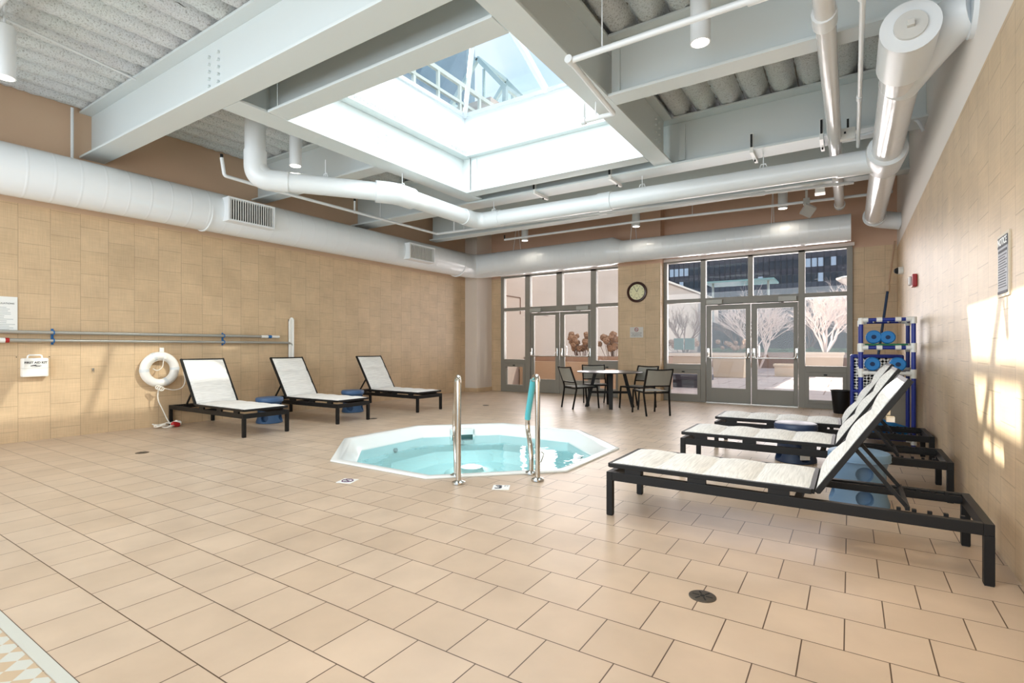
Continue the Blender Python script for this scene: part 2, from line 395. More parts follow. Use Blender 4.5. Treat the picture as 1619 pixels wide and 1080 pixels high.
# ------------------------------------------------------------------ room shell
# floor with an octagonal opening for the spa
PC = Vector((-4.07, 5.37, 0)); AP = 1.66
def octo(a, z=0.0, c=PC):
    R = a / math.cos(PI / 8)
    return [Vector((c.x + R * math.cos(PI / 8 + k * PI / 4), c.y + R * math.sin(PI / 8 + k * PI / 4), z)) for k in range(8)]
bm = new()
oc = [bm.verts.new(p) for p in octo(AP - 0.01)]
def fv(x, y): return bm.verts.new((x, y, 0))
x0, x1, y0, y1 = LX - 0.1, RX + 0.1, RY, BY + 0.12
hx, hy = AP, AP
sqv = {}
for k in range(8):
    p = octo(AP - 0.01)[k]; sqv[k] = p
c4 = [fv(PC.x + hx + .4, PC.y + hy + .4), fv(PC.x - hx - .4, PC.y + hy + .4), fv(PC.x - hx - .4, PC.y - hy - .4), fv(PC.x + hx + .4, PC.y - hy - .4)]
# ring between octagon and square: vertices 0..7 start at 22.5 deg
for q in range(4):
    a, b = oc[2 * q], oc[2 * q + 1]          # the chamfer of quadrant q
    bm.faces.new((a, c4[q], b))
    nb = oc[(2 * q + 2) % 8]
    bm.faces.new((b, c4[q], c4[(q + 1) % 4], nb))
o4 = [fv(x1, y1), fv(x0, y1), fv(x0, y0), fv(x1, y0)]
for q in range(4): bm.faces.new((c4[q], o4[q], o4[(q + 1) % 4], c4[(q + 1) % 4]))
for f in bm.faces:
    f.normal_update()
    if f.normal.z < 0: f.normal_flip()
struct('floor', bm, M_FLOOR, fix=False)

bm = new(); box(bm, -6.5, -1.4, 0.694, 0.738, 0.0, 0.003)
struct('trim_1', bm, mat('pale border tile', RGB(196, 198, 190), 0.4))
bm = new(); box(bm, -6.5, -1.4, 0.2, 0.688, 0.0, 0.003)
struct('trim_2', bm, M_MOSAIC)

bm = new(); box(bm, LX - 0.2, LX, RY, BY + 0.15, -0.05, 4.75); struct('wall_left', bm, M_WL)
bm = new(); box(bm, RX, RX + 0.2, RY, BY + 0.15, -0.05, 4.75); struct('wall_right', bm, M_WR)
# back wall: pieces around the two glazed openings
bm = new()
box(bm, -9.2, -8.42, 12.4, 12.6, 0, 4.75)
box(bm, -4.77, -3.72, 12.1, 12.6, 0, 4.75)
box(bm, 0.05, 0.76, 12.4, 12.6, 0, 4.75)
box(bm, -8.42, -4.77, 12.4, 12.6, 3.34, 4.75)
box(bm, -3.72, 0.05, 12.4, 12.6, 3.34, 4.75)
struct('wall_back', bm, M_WB)
bm = new(); box(bm, -8.42, -4.77, 12.34, 12.46, 3.28, 3.345); box(bm, -3.72, 0.08, 12.32, 12.46, 3.28, 3.345)
struct('trim_3', bm, mat('white header trim', RGB(236, 226, 220), 0.5))
# painted corner column with tiled base
bm = new(); box(bm, LX, -8.78, 11.68, 12.4, 0.1, 4.7); struct('wall_column', bm, M_PAINTCOL)
bm = new(); box(bm, LX, -8.765, 11.665, 12.4, 0.0, 0.11); struct('baseboard_column', bm, M_WB)
# ceiling: corrugated sprayed deck in four fields round the skylight + roof slab
P = 0.333
def deck(bm, xa, xb, ya, yb, fine=True):
    nx = max(2, int((xb - xa) / (P / 12 if fine else P / 8))); ny = max(2, int((yb - ya) / (0.06 if fine else 0.5)))
    rows = []
    for j in range(ny + 1):
        y = ya + (yb - ya) * j / ny; r = []
        for i in range(nx + 1):
            x = xa + (xb - xa) * i / nx
            ph = ((x + 6.9) / P) % 1.0
            t = abs(ph - 0.5) * 2           # 0 mid rib .. 1 flute (deck hole)
            s = t ** 3.0
            z = 4.625 + 0.19 * s
            if fine:
                z += 0.018 * noise.noise((x * 14, y * 14, 0)) + 0.012 * noise.noise((x * 40, y * 40, 3))
            r.append(bm.verts.new((x, y, z)))
        rows.append(r)
    for A, B in zip(rows, rows[1:]):
        for i in range(nx): bm.faces.new((A[i], B[i], B[i + 1], A[i + 1]))
bm = new()
deck(bm, LX, -5.62, 0.6, 10.2); deck(bm, LX, -5.62, 10.2, 12.4, False)
deck(bm, -2.42, RX, 0.6, 10.2); deck(bm, -2.42, RX, 10.2, 12.4, False)
deck(bm, -5.62, -2.42, 7.2, 10.2); deck(bm, -5.62, -2.42, 10.2, 12.4, False)
deck(bm, -5.62, -2.42, 0.6, 3.5)
deck(bm, LX, RX, RY, 0.6, False)
struct('ceiling', bm, M_DECK, smooth=True, fix=False)
bm = new()
box(bm, LX - .2, -5.8, RY, 12.6, 4.78, 4.95); box(bm, -2.3, RX + .2, RY, 12.6, 4.78, 4.95)
box(bm, -5.8, -2.3, RY, 3.5, 4.78, 4.95); box(bm, -5.8, -2.3, 7.3, 12.6, 4.78, 4.95)
struct('ceiling_roof_slab', bm, M_ROOF)

# ------------------------------------------------------------------ glazed walls and doors
GY = 12.4
def frame_bar(bm, xa, xb, za, zb, ya=GY - 0.06, yb=GY + 0.06): box(bm, xa, xb, ya, yb, za, zb)
def glazing(name, verts_full, rails, panes, lights):
    bm = new()
    for (xa, xb, za, zb) in verts_full + rails: frame_bar(bm, xa, xb, za, zb)
    w = struct(name, bm, M_ALU, bevel=0.004)
    for (xa, xb, za, zb) in lights:          # operable lower lights: an inner frame each
        b2 = new()
        for q in ((xa, xa + .07, za, zb), (xb - .07, xb, za, zb), (xa + .07, xb - .07, za, za + .07), (xa + .07, xb - .07, zb - .09, zb)):
            frame_bar(b2, *q, GY - 0.075, GY + 0.04)
        lf = put('lower_sash', b2, M_ALU, w, bevel=0.003)
        b3 = new(); box(b3, (xa + xb) / 2 - .03, (xa + xb) / 2 + .03, GY - .1, GY - .075, zb - .06, zb - .035); put('latch', b3, M_DARK, lf)
        b4 = new(); box(b4, xa + .07, xb - .07, GY - .004, GY + .004, za + .07, zb - .09); put('glass_pane', b4, M_GLASS, lf)
    for (xa, xb, za, zb) in panes:
        b2 = new(); box(b2, xa, xb, GY - .004, GY + .004, za, zb); put('glass_pane', b2, M_GLASS, w)
    return w
TOP = 3.28
w1 = glazing('window_1',
    [(-8.42, -8.31, 0, TOP), (-7.6, -7.44, 0, TOP), (-6.61, -6.44, 2.38, TOP), (-5.61, -5.46, 0, TOP), (-4.85, -4.77, 0, TOP)],
    [(-8.31, -7.6, 2.29, 2.38), (-7.44, -5.61, 2.22, 2.38), (-5.46, -4.85, 2.29, 2.38), (-8.31, -4.85, TOP - .05, TOP),
     (-8.31, -7.6, 0.8, 0.92), (-5.46, -4.85, 0.8, 0.92), (-8.31, -7.6, 0, .13), (-5.46, -4.85, 0, .13)],
    [(-8.31, -7.6, .92, 2.29), (-8.31, -7.6, 2.38, 3.23), (-7.44, -6.61, 2.38, 3.23), (-6.44, -5.61, 2.38, 3.23), (-5.46, -4.85, 2.38, 3.23), (-5.46, -4.85, .92, 2.29)],
    [(-8.31, -7.6, .13, .8), (-5.46, -4.85, .13, .8)])
w2 = glazing('window_2',
    [(-3.72, -3.64, 0, TOP), (-2.87, -2.76, 0, TOP), (-1.87, -1.77, 2.38, TOP), (-.90, -.78, 0, TOP), (-.05, .05, 0, TOP)],
    [(-3.64, -2.87, 2.29, 2.38), (-2.76, -.90, 2.22, 2.38), (-.78, -.05, 2.29, 2.38), (-3.64, -.05, TOP - .04, TOP),
     (-3.64, -2.87, .74, .87), (-.78, -.05, .74, .87), (-3.64, -2.87, 0, .1), (-.78, -.05, 0, .1)],
    [(-3.64, -2.87, .87, 2.29), (-.78, -.05, .87, 2.29), (-3.64, -2.87, 2.38, 3.24), (-2.76, -1.87, 2.38, 3.24), (-1.77, -.90, 2.38, 3.24), (-.78, -.05, 2.38, 3.24)],
    [(-3.64, -2.87, .1, .74), (-.78, -.05, .1, .74)])
for xg in (-2.81, -1.82, -0.84):
    b = new(); prism(b, [(xg - .2, 12.18, 3.47), (xg + .2, 12.18, 3.47), (xg + .08, 12.18, 3.33), (xg - .08, 12.18, 3.33)], (0, 0, 0), (0, .18, 0))
    put('header_bracket', b, mat('pale bracket', RGB(240, 232, 228), 0.5), w2)

def door(name, xa, xb, gx0, gx1, gz0, gz1, closer_left, bar_side):
    bm = new(); zt = 2.21
    for q in ((xa, gx0, .02, zt), (gx1, xb, .02, zt), (gx0, gx1, .02, gz0), (gx0, gx1, gz1, zt)): box(bm, q[0], q[1], GY - .03, GY + .03, q[2], q[3])
    d = struct(name, bm, M_ALU, bevel=0.003)
    b = new(); box(b, gx0, gx1, GY - .004, GY + .004, gz0, gz1); put('glass_pane', b, M_GLASS, d)
    # panic bar
    b = new(); pts = [(gx0 - .06, GY - .04, 1.16), (gx0 - .06, GY - .12, 1.1), (gx0 - .04, GY - .14, 1.02), (gx1 + .04, GY - .14, 1.02), (gx1 + .06, GY - .12, 1.1), (gx1 + .06, GY - .04, 1.16)]
    tube(b, fillet(pts, .06), .016, 10); pb = put('panic_bar', b, M_CHROME, d, smooth=True)
    for xx in (gx0 - .06, gx1 + .06):
        b = new(); box(b, xx - .028, xx + .028, GY - .075, GY - .03, 1.02, 1.24); put('bar_mount', b, M_CHROME, pb, bevel=.01)
    b = new()
    xx = xa + .02 if closer_left else xb - .36
    box(b, xx, xx + .34, GY - .13, GY - .06, 2.23, 2.33); cl = put('door_closer', b, mat('closer grey', RGB(176, 176, 168), 0.4), d, bevel=.006)
    b = new(); x2 = xx + .34 if closer_left else xx
    sgn = 1 if closer_left else -1
    bar(b, (x2 - sgn * .1, GY - .09, 2.215), (x2 + sgn * .42, GY - .05, 2.235), .02, .012); put('closer_arm', b, M_DARK, cl)
    b = new(); box(b, xa, xb, GY - .05, GY + .05, 0, .018); put('threshold', b, M_STEEL, d)
    return d
d1 = door('door_1', -7.43, -6.54, -7.33, -6.66, .385, 2.13, True, 1)
d2 = door('door_2', -6.52, -5.63, -6.39, -5.70, .385, 2.13, False, 1)
d3 = door('door_3', -2.75, -1.82, -2.64, -1.92, .34, 2.10, True, 1)
d4 = door('door_4', -1.80, -0.91, -1.69, -.99, .34, 2.10, False, 1)
for xx, d in ((-6.37, d2), (-1.66, d4)):      # outside pull handles seen through the glass
    b = new(); tube(b, fillet([(xx, GY + .03, 1.06), (xx, GY + .09, 1.06), (xx, GY + .09, 1.28), (xx, GY + .03, 1.28)], .03), .012, 8); put('pull_handle', b, M_CHROME, d, smooth=True)

for xa, lb in ((-3.5, 'teal square panel on the glass, the one nearer the tiled pier'), (-3.25, 'teal square panel on the glass, the one nearer the door frame')):
    b = new(); box(b, xa, xa + .225, GY + .02, GY + .03, 1.2, 1.47); tag(put('teal_panel', b, mat('teal panel', RGB(120, 160, 152), .5), bevel=.002), lb, 'panel')

# ------------------------------------------------------------------ structural steel
def ibeam(axis, a0, a1, c, zb, fw, label, zt=4.62, ft=0.03, web=0.018, stiff=()):
    """One I-beam along X or Y: flanges, web, stiffener plates."""
    bm = new()
    def bx(u0, u1, v0, v1, z0, z1):
        if axis == 'x': box(bm, u0, u1, v0, v1, z0, z1)
        else: box(bm, v0, v1, u0, u1, z0, z1)
    bx(a0, a1, c - fw / 2, c + fw / 2, zb, zb + ft); bx(a0, a1, c - fw / 2, c + fw / 2, zt - ft, zt)
    bx(a0, a1, c - web / 2, c + web / 2, zb + ft, zt - ft)
    for s in stiff: bx(s - .008, s + .008, c - fw / 2 + .01, c + fw / 2 - .01, zb + ft, zt - ft)
    return tag(put('steel_beam', bm, M_BEAM, bevel=0.004), label, 'beam')
bA = ibeam('x', LX, RX, 2.98, 3.95, .30, 'deep white steel beam running out from the wall over the long duct, bolted splice on its web')
bB = ibeam('x', -5.60, -2.45, 3.59, 3.95, .26, 'white steel beam closing the skylight well on its near edge')
bL = ibeam('y', 3.135, 7.625, -5.78, 3.95, .34, 'white steel beam along the long side of the skylight well by the drum duct wall', stiff=(3.6, 7.28))
bR = ibeam('y', 3.135, 7.625, -2.31, 3.95, .26, 'white steel beam along the skylight well with the sprinkler pipe under it')
bD = ibeam('x', -5.60, -2.45, 7.28, 3.95, .25, 'white steel beam closing the skylight well on its far edge')
bC = ibeam('x', LX, RX, 7.83, 3.92, .40, 'white steel beam carrying strut clamps just beyond the skylight')
bF = ibeam('x', -2.18, RX, 5.36, 3.95, .24, 'white steel beam framing into the skylight beam beside the bright downlight')
bG = ibeam('x', LX, -5.95, 5.5, 3.95, .26, 'white steel beam between the duct wall and skylight, behind the hanging can light')
bE = ibeam('x', -8.9, RX, 9.98, 3.95, .28, 'farthest white steel beam, nearest the glazed doors')
bH = ibeam('x', LX, RX, 0.3, 3.95, .28, 'white steel beam overhead nearest the pool border')
def bolts(parent, pts, d):
    for p in pts:
        b = new(); p = Vector(p); cyl(b, p, p + Vector(d) * .025, .017, 6); put('bolt', b, M_BEAM, parent)
bolts(bA, [(x, 2.971, z) for x in (-5.9, -5.71) for z in (4.12, 4.2, 4.28, 4.36, 4.44)], (0, -1, 0))
bolts(bL, [(-5.771, y, z) for y in (5.28, 5.44) for z in (4.06, 4.15, 4.24, 4.33, 4.41)], (1, 0, 0))
bolts(bR, [(-2.301, y, z) for y in (7.24, 7.4) for z in (4.1, 4.2, 4.3, 4.4, 4.48)], (1, 0, 0))
bolts(bF, [(-2.14, 5.351, z) for z in (4.1, 4.2, 4.3, 4.4, 4.48)], (0, -1, 0))
bolts(bC, [(-2.05, 7.82, z) for z in (4.08, 4.18, 4.28, 4.38, 4.48)], (0, -1, 0))
bolts(bD, [(-5.50, 7.271, z) for z in (4.06, 4.15, 4.24, 4.33, 4.42)], (0, -1, 0))
# connection angles at beam ends
for par, x, y in ((bF, -2.17, 5.33), (bC, -2.12, 7.79), (bD, -5.55, 7.25)):
    b = new(); box(b, x, x + .09, y - .008, y + .012, 4.02, 4.54); put('end_angle', b, M_BEAM, par)

# ------------------------------------------------------------------ skylight
sk = thing('skylight', 'pyramid glass skylight in a white well over the spa', 'skylight', (-4.03, 5.43, 4.62))
def loc(v): return Vector(v) - Vector((-4.03, 5.43, 4.62))
sx0, sx1, sy0, sy1, zt = -5.68, -2.38, 3.66, 7.2, 5.3
bm = new()
for (xa, xb, ya, yb) in ((sx0 - .1, sx0, sy0 - .1, sy1 + .1), (sx1, sx1 + .1, sy0 - .1, sy1 + .1), (sx0, sx1, sy0 - .1, sy0), (sx0, sx1, sy1, sy1 + .1)):
    box(bm, xa, xb, ya, yb, 4.60, zt)
bmesh.ops.translate(bm, verts=bm.verts, vec=-Vector((-4.03, 5.43, 4.62)))
put('curb', bm, M_CURB, sk)
apex = loc((-4.03, 5.43, 6.12)); cor = [loc((x, y, zt + .02)) for x, y in ((sx0, sy0), (sx1, sy0), (sx1, sy1), (sx0, sy1))]
mids = [(cor[i] + cor[(i + 1) % 4]) / 2 for i in range(4)]
for p in cor + mids:
    b = new(); bar(b, p, apex + (p - apex) * .02, .07, .10); put('rafter', b, M_CURB, sk, bevel=.006)
for i in range(4):
    a, b_, m = cor[i], cor[(i + 1) % 4], mids[i]
    for (q, r) in ((a, m), (m, b_)):
        b = new(); up = Vector((0, 0, .05)); vs = [b.verts.new(v + up) for v in (q, r, apex)]; b.faces.new(vs); put('glass_pane', b, M_SKYGLASS, sk)
    b = new(); bar(b, a, b_, .08, .06); put('sill_bar', b, M_CURB, sk)

# ------------------------------------------------------------------ ducts
bm = new()
DZ, DX = 3.475, -8.84
def duct_run(bm, pts, r, n=40): tube(bm, pts, r, n)
du = thing('spiral_duct', 'long white spiral air duct along the tiled wall, turning across above the glazed doors', 'duct', (DX, 5, DZ))
o_ = Vector((DX, 5, DZ))
path = fillet([(DX, RY, DZ), (DX, 11.62, DZ + .03), (-7.9, 11.62, DZ + .04)], 0.75, 10)
bm = new(); tube(bm, [p - o_ for p in path], .325, 40); put('long_leg', bm, M_DUCTY, du, smooth=True)
bm = new(); tube(bm, [Vector(p) - o_ for p in ((-7.9, 11.62, DZ + .04), (-4.75, 11.62, DZ + .06))], .325, 40); put('cross_leg', bm, M_DUCTX, du, smooth=True)
bm = new(); tube(bm, [Vector(p) - o_ for p in ((-4.76, 11.62, DZ + .06), (-4.72, 11.62, DZ + .06), (-4.5, 11.62, DZ + .03), (-4.46, 11.62, DZ + .03))], [.328, .325, .262, .262], 40); put('reducer', bm, M_DUCT, du, smooth=True)
bm = new(); tube(bm, [Vector(p) - o_ for p in ((-4.47, 11.62, DZ + .03), (0.02, 11.62, DZ + .03))], .255, 40); put('small_duct', bm, M_DUCTX, du, smooth=True)
def ring(bm, p, d, r, t=.006, w=.012):
    p, d = Vector(p), Vector(d); tube(bm, [p - d * w, p + d * w], r + t, 40)
for p, d, r in (((DX, 4.35, DZ), (0, 1, 0), .325), ((DX, 10.85, DZ), (0, 1, 0), .325), ((-7.95, 11.62, DZ + .04), (1, 0, 0), .325)):
    bm = new(); ring(bm, Vector(p) - o_, d, r, .003, .012); put('joint_band', bm, M_DUCT, du, smooth=True)
for (x, y) in ((-7.4, 11.62), (-4.2, 11.62), (-1.3, 11.62)):
    b = new()
    for s in (-.22, .22):
        b = new(); tube(b, [Vector((x, y + s, DZ + .2)) - o_, Vector((x, y, 4.62)) - o_], .006, 6); put('hanger_wire', b, M_PIPE, du)
def register(y0, y1, z0, z1, label):
    w = thing('air_register', label, 'vent', (-8.40, (y0 + y1) / 2, (z0 + z1) / 2))
    hy, hz = (y1 - y0) / 2, (z1 - z0) / 2
    b = new()
    for q in ((-.22, 0, -hy - .03, -hy, -hz - .03, hz + .03), (-.22, 0, hy, hy + .03, -hz - .03, hz + .03), (-.22, 0, -hy, hy, hz, hz + .03), (-.22, 0, -hy, hy, -hz - .03, -hz)): box(b, *q)
    put('collar', b, M_DUCT, w, bevel=.003)
    b = new(); box(b, -.085, -.075, -hy, hy, -hz, hz); put('back', b, M_LOUVRE, w)
    b = new(); n = 19
    for k in range(n):
        y = -hy + (k + .5) * 2 * hy / n; box(b, -.02, -.006, y - .0055, y + .0055, -hz, hz)
    put('louvre', b, M_WHITE, w)
register(4.55, 5.3, 3.34, 3.67, 'white louvred air register on the duct above the life ring')
register(8.66, 9.46, 3.31, 3.62, 'white louvred air register on the duct near the corner column')

# ------------------------------------------------------------------ pipes
def pipe(name, label, cat, pts, r, material, bend=0.0, couplings=(), hangers=(), n=20, cap=None, parent_parts=()):
    o = Vector(pts[0]); t = thing(name, label, cat, o)
    q = [Vector(p) - o for p in pts]
    b = new(); tube(b, fillet(q, bend, 8) if bend else q, r, n); put('run', b, material, t, smooth=True)
    for (p, d, L, rr) in couplings:
        b = new(); p = Vector(p) - o; d = Vector(d).normalized()
        tube(b, [p - d * L / 2, p + d * L / 2], rr, n); put('coupling', b, material, t, smooth=True, bevel=0)
    for (p, zt_) in hangers:
        b = new(); p = Vector(p) - o
        tube(b, [p + Vector((0, 0, r * .6)), Vector((p.x, p.y, zt_ - o.z))], .006, 6)
        box(b, p.x - .015, p.x + .015, p.y - .03, p.y + .03, p.z + r * .9, p.z + r + .06); put('hanger', b, M_PIPE, t)
    return t, o
# big drain line
A0, A1, A2, A3, A4 = (-6.93, 4.10, 4.64), (-6.93, 4.10, 3.60), (-5.80, 5.66, 3.60), (-5.80, 7.75, 3.60), (0.35, 7.95, 3.60)
r0 = .135
t, o = pipe('drain_pipe', 'thick white drain pipe dropping from the deck and elbowing below the skylight beams', 'pipe', [A0, A1, A2, A3, A4], r0, M_PIPE, .0)
for ch in list(t.children): bpy.data.objects.remove(ch)
q = [Vector(p) - o for p in (A0, A1, A2, A3, A4)]
def curve(q, rad, seg=10): return fillet(q, rad, seg)
b = new(); tube(b, curve(q, .30), r0, 28); put('run', b, M_PIPE, t, smooth=True)
d12 = (Vector(A2) - Vector(A1)).normalized(); d34 = (Vector(A4) - Vector(A3)).normalized()
def sleeve(pts, r): 
    b = new(); tube(b, [Vector(p) - o for p in pts], r, 28); put('fitting', b, M_PIPE, t, smooth=True)
E1 = fillet([Vector(A1) + Vector((0, 0, .38)), Vector(A1), Vector(A1) + d12 * .42], .30, 10); sleeve(E1, r0 + .012)
E2 = fillet([Vector(A2) - d12 * .30, Vector(A2), Vector(A2) + Vector((0, .34, 0))], .25, 8); sleeve(E2, r0 + .028)
E3 = fillet([Vector(A3) - Vector((0, .45, 0)), Vector(A3), Vector(A3) + d34 * .5], .36, 10); sleeve(E3, r0 + .012)
for x in (-3.3,):
    p = Vector((x, A3[1] + (x - A3[0]) / (A4[0] - A3[0]) * (A4[1] - A3[1]), 3.6)); sleeve([p - d34 * .11, p + d34 * .11], r0 + .014)
for p in ((-5.8, 5.8), (-5.45, 7.76), (-2.7, 7.85), (-1.0, 7.9), (-6.4, 4.85)):
    b = new(); pp = Vector((p[0], p[1], 3.6)) - o
    tube(b, [pp + Vector((0, 0, r0)), pp + Vector((0, 0, r0 + .25))], .007, 6)
    tube(b, [pp + Vector((-.05, 0, r0 - .01)), pp + Vector((-.03, 0, r0 + .05)), pp + Vector((.03, 0, r0 + .05)), pp + Vector((.05, 0, r0 - .01))], .008, 6)
    put('clevis_hanger', b, M_PIPE, t)

# collector line high on the side wall
cx_ = .37
t = thing('collector_pipe', 'thick jacketed white collector pipe high beside the grey-painted wall, capped at its near end', 'pipe', (cx_, 5.0, 3.6)); o = Vector((cx_, 5.0, 3.6))
b = new(); tube(b, [Vector(p) - o for p in ((cx_, 5.2, 3.6), (cx_, 11.3, 3.6))], .152, 32); put('jacket', b, M_JACKET, t, smooth=True)
b = new(); tube(b, [Vector(p) - o for p in ((cx_, 4.78, 3.6), (cx_, 5.36, 3.6), (cx_, 5.40, 3.6))], [.186, .186, .155], 32); put('wye_body', b, M_PIPE, t, smooth=True)
b = new(); tube(b, [Vector(p) - o for p in ((cx_, 4.765, 3.6), (cx_, 4.785, 3.6))], .186, 32); put('end_plate', b, M_PIPE, t, smooth=True)
b = new(); tube(b, [Vector(p) - o for p in ((cx_, 4.74, 3.6), (cx_, 4.77, 3.6))], .102, 28); cp = put('clean_out_plug', b, mat('plug paint', RGB(206, 205, 200), .35), t, smooth=True)
b = new(); box(b, -.022, .022, 4.70 - 5, 4.74 - 5, -.022, .022); put('plug_square', b, MATS['plug paint'], cp, bevel=.003)
b = new(); tube(b, [Vector(p) - o for p in fillet([(cx_, 5.75, 3.6), (cx_ + .14, 5.38, 3.66), (.66, 5.06, 3.72), (RX + .01, 5.0, 3.72)], .2)], .165, 28); put('branch_elbow', b, M_PIPE, t, smooth=True)
b = new(); tube(b, [Vector(p) - o for p in ((RX - .03, 5.0, 3.72), (RX, 5.0, 3.72))], .2, 28); put('wall_flange', b, M_PIPE, t, smooth=True)
b = new(); tube(b, [Vector(p) - o for p in ((cx_, 7.55, 3.6), (cx_, 7.62, 3.6), (cx_, 8.15, 3.6), (cx_, 8.2, 3.6))], [.20, .212, .186, .155], 32); put('tee_fitting', b, M_PIPE, t, smooth=True)
b = new(); tube(b, [Vector(p) - o for p in ((cx_ - .5, 7.95, 3.6), (cx_ - .12, 7.95, 3.6))], .15, 28); put('tee_branch', b, M_PIPE, t, smooth=True)
b = new(); tube(b, [Vector(p) - o for p in ((cx_, 11.28, 3.6), (cx_, 11.34, 3.6))], .18, 32); tube(b, [Vector(p) - o for p in fillet([(cx_, 11.1, 3.6), (cx_, 11.45, 3.58), (RX, 11.5, 3.5)], .15)], .15, 24); put('end_elbow', b, M_PIPE, t, smooth=True)

def simple_pipe(name, label, pts, r, material=M_PIPE, bend=0.05, n=14, extras=()):
    o = Vector(pts[0]); t = thing(name, label, 'pipe', o)
    b = new(); tube(b, fillet([Vector(p) - o for p in pts], bend, 5), r, n); put('run', b, material, t, smooth=True)
    for (pn, a, bb, rr, mm) in extras:
        b = new(); tube(b, [Vector(a) - o, Vector(bb) - o], rr, n if rr > .01 else 6); put(pn, b, mm, t, smooth=True)
    return t
simple_pipe('vent_pipe', 'straight white pipe running overhead toward the doors, ending short of the duct', [(-.17, 0.4, 3.86), (-.155, 11.25, 3.86)], .075, M_JACKET,
    extras=[('coupling', (-.168, 4.7, 3.86), (-.168, 4.87, 3.86), .09, M_PIPE), ('end_cap', (-.155, 11.15, 3.86), (-.155, 11.27, 3.86), .088, M_PIPE)])
simple_pipe('conduit', 'thin white conduit overhead between the vent pipe and the collector pipe', [(.07, 0.6, 3.75), (.085, 7.75, 3.75)], .020,
    extras=[('coupling', (.073, 4.35, 3.75), (.073, 4.48, 3.75), .027, M_PIPE), ('coupling', (.08, 6.2, 3.75), (.08, 6.3, 3.75), .027, M_PIPE)])
simple_pipe('sprinkler_pipe', 'white sprinkler pipe looping under the skylight beam beside the bright downlight',
    [(.7, 4.08, 3.76), (-2.05, 4.08, 3.76), (-2.12, 5.26, 3.76), (-2.48, 5.26, 3.76), (-2.48, 5.26, 4.08)], .026, bend=.035,
    extras=[('tee', (-.62, 4.08, 3.76), (-.46, 4.08, 3.76), .038, M_PIPE), ('elbow', (-2.05, 4.11, 3.76), (-2.05, 4.04, 3.76), .036, M_PIPE), ('elbow', (-2.45, 5.26, 3.76), (-2.5, 5.26, 3.76), .036, M_PIPE),
            ('hanger', (-1.75, 4.08, 3.76), (-1.75, 4.08, 4.6), .006, M_PIPE), ('hanger', (-2.33, 5.26, 3.78), (-2.33, 5.26, 3.94), .008, M_PIPE)])
simple_pipe('sprinkler_pipe', 'long white sprinkler pipe turning the corner under the thick drain pipe',
    [(-7.62, 4.0, 4.0), (-7.62, 4.04, 3.75), (-7.67, 4.9, 3.75), (-7.6, 8.66, 3.75), (-4.42, 8.9, 3.75), (0.05, 9.4, 3.75)], .025, bend=.04,
    extras=[('tee', (-3.9, 8.96, 3.75), (-3.75, 8.97, 3.75), .036, M_PIPE), ('sprinkler_head', (-7.73, 6.5, 3.75), (-7.73, 6.5, 3.98), .016, M_PIPE), ('head_tip', (-7.73, 6.5, 3.98), (-7.73, 6.5, 4.03), .02, M_DARK),
            ('sprinkler_head', (-7.15, 8.69, 3.75), (-7.15, 8.69, 3.98), .016, M_PIPE), ('head_tip', (-7.15, 8.69, 3.98), (-7.15, 8.69, 4.03), .02, M_DARK), ('head_tip', (-7.62, 4.0, 4.0), (-7.62, 4.0, 4.05), .02, M_DARK),
            ('hanger', (-7.7, 7.1, 3.75), (-7.7, 7.1, 4.6), .006, M_PIPE), ('hanger', (-6.9, 8.71, 3.75), (-6.9, 8.71, 4.6), .006, M_PIPE), ('coupling', (-1.35, 9.25, 3.75), (-1.15, 9.27, 3.75), .034, M_PIPE)])
simple_pipe('sprinkler_pipe', 'white sprinkler pipe farthest back, crossing in front of the can lights above the doors',
    [(-7.0, 10.42, 3.86), (-3.8, 10.42, 3.86), (.6, 10.75, 3.86)], .024, bend=.03, extras=[('head_tip', (-7.0, 10.42, 3.88), (-7.0, 10.42, 3.97), .016, M_DARK), ('hanger', (-2.6, 10.5, 3.86), (-2.6, 10.5, 4.6), .005, M_PIPE)])
simple_pipe('conduit', 'thin white conduit dropping down the end of the deep beam to the duct', [(-9.1, 2.72, 4.6), (-9.1, 2.72, 3.75)], .018)
simple_pipe('conduit', 'white conduit lying along the ribbed deck over the duct wall', [(-7.0, 1.4, 4.52), (-7.3, 2.8, 4.52)], .014)
simple_pipe('conduit', 'white conduit crossing the deck ribs above the can light over the pool border', [(-8.6, 1.45, 4.45), (-4.5, 1.45, 4.45)], .022)
simple_pipe('conduit', 'curved white conduit along the strut-clamped beam to the grey-painted wall', [(-.05, 7.7, 3.88), (.2, 7.7, 3.86), (.45, 7.7, 3.95), (.66, 7.7, 3.95), (.72, 7.7, 3.78)], .017, bend=.12)
simple_pipe('conduit', 'white conduit dropping beside the collector pipe by the grey-painted wall', [(.66, 6.2, 4.6), (.64, 6.25, 3.95), (.5, 6.9, 3.85)], .014, bend=.15)

# strut clamps on the beam beyond the skylight
def clamp(x, y, label):
    t = thing('strut_clamp', label, 'clamp', (x, y, 3.92))
    b = new(); box(b, -.02, .02, -.215, -.165, .0, .22); box(b, -.022, .022, -.22, .26, -.045, -.0)
    put('channel', b, M_WHITE, t, bevel=.004)
    b = new(); box(b, -.012, .012, -.235, -.215, .03, .2); put('slot', b, M_DARK, t)
    b = new(); tube(b, [(0, .1, -.07), (0, .1, .0)], .012, 6); put('bolt', b, M_DARK, t)
for x, lb in ((-4.51, 'strut clamp on the beam beyond the skylight, the one over the drain elbow'), (-3.14, 'strut clamp on the beam beyond the skylight, next to the drain coupling'),
              (-1.11, 'strut clamp on the beam beyond the skylight, midway to the vent pipe'), (-.30, 'strut clamp on the beam beyond the skylight, touching the vent pipe')): clamp(x, 7.83, lb)
t = thing('junction_box', 'small square white junction box on the beam between vent pipe and collector pipe', 'box', (-.02, 7.62, 3.88))
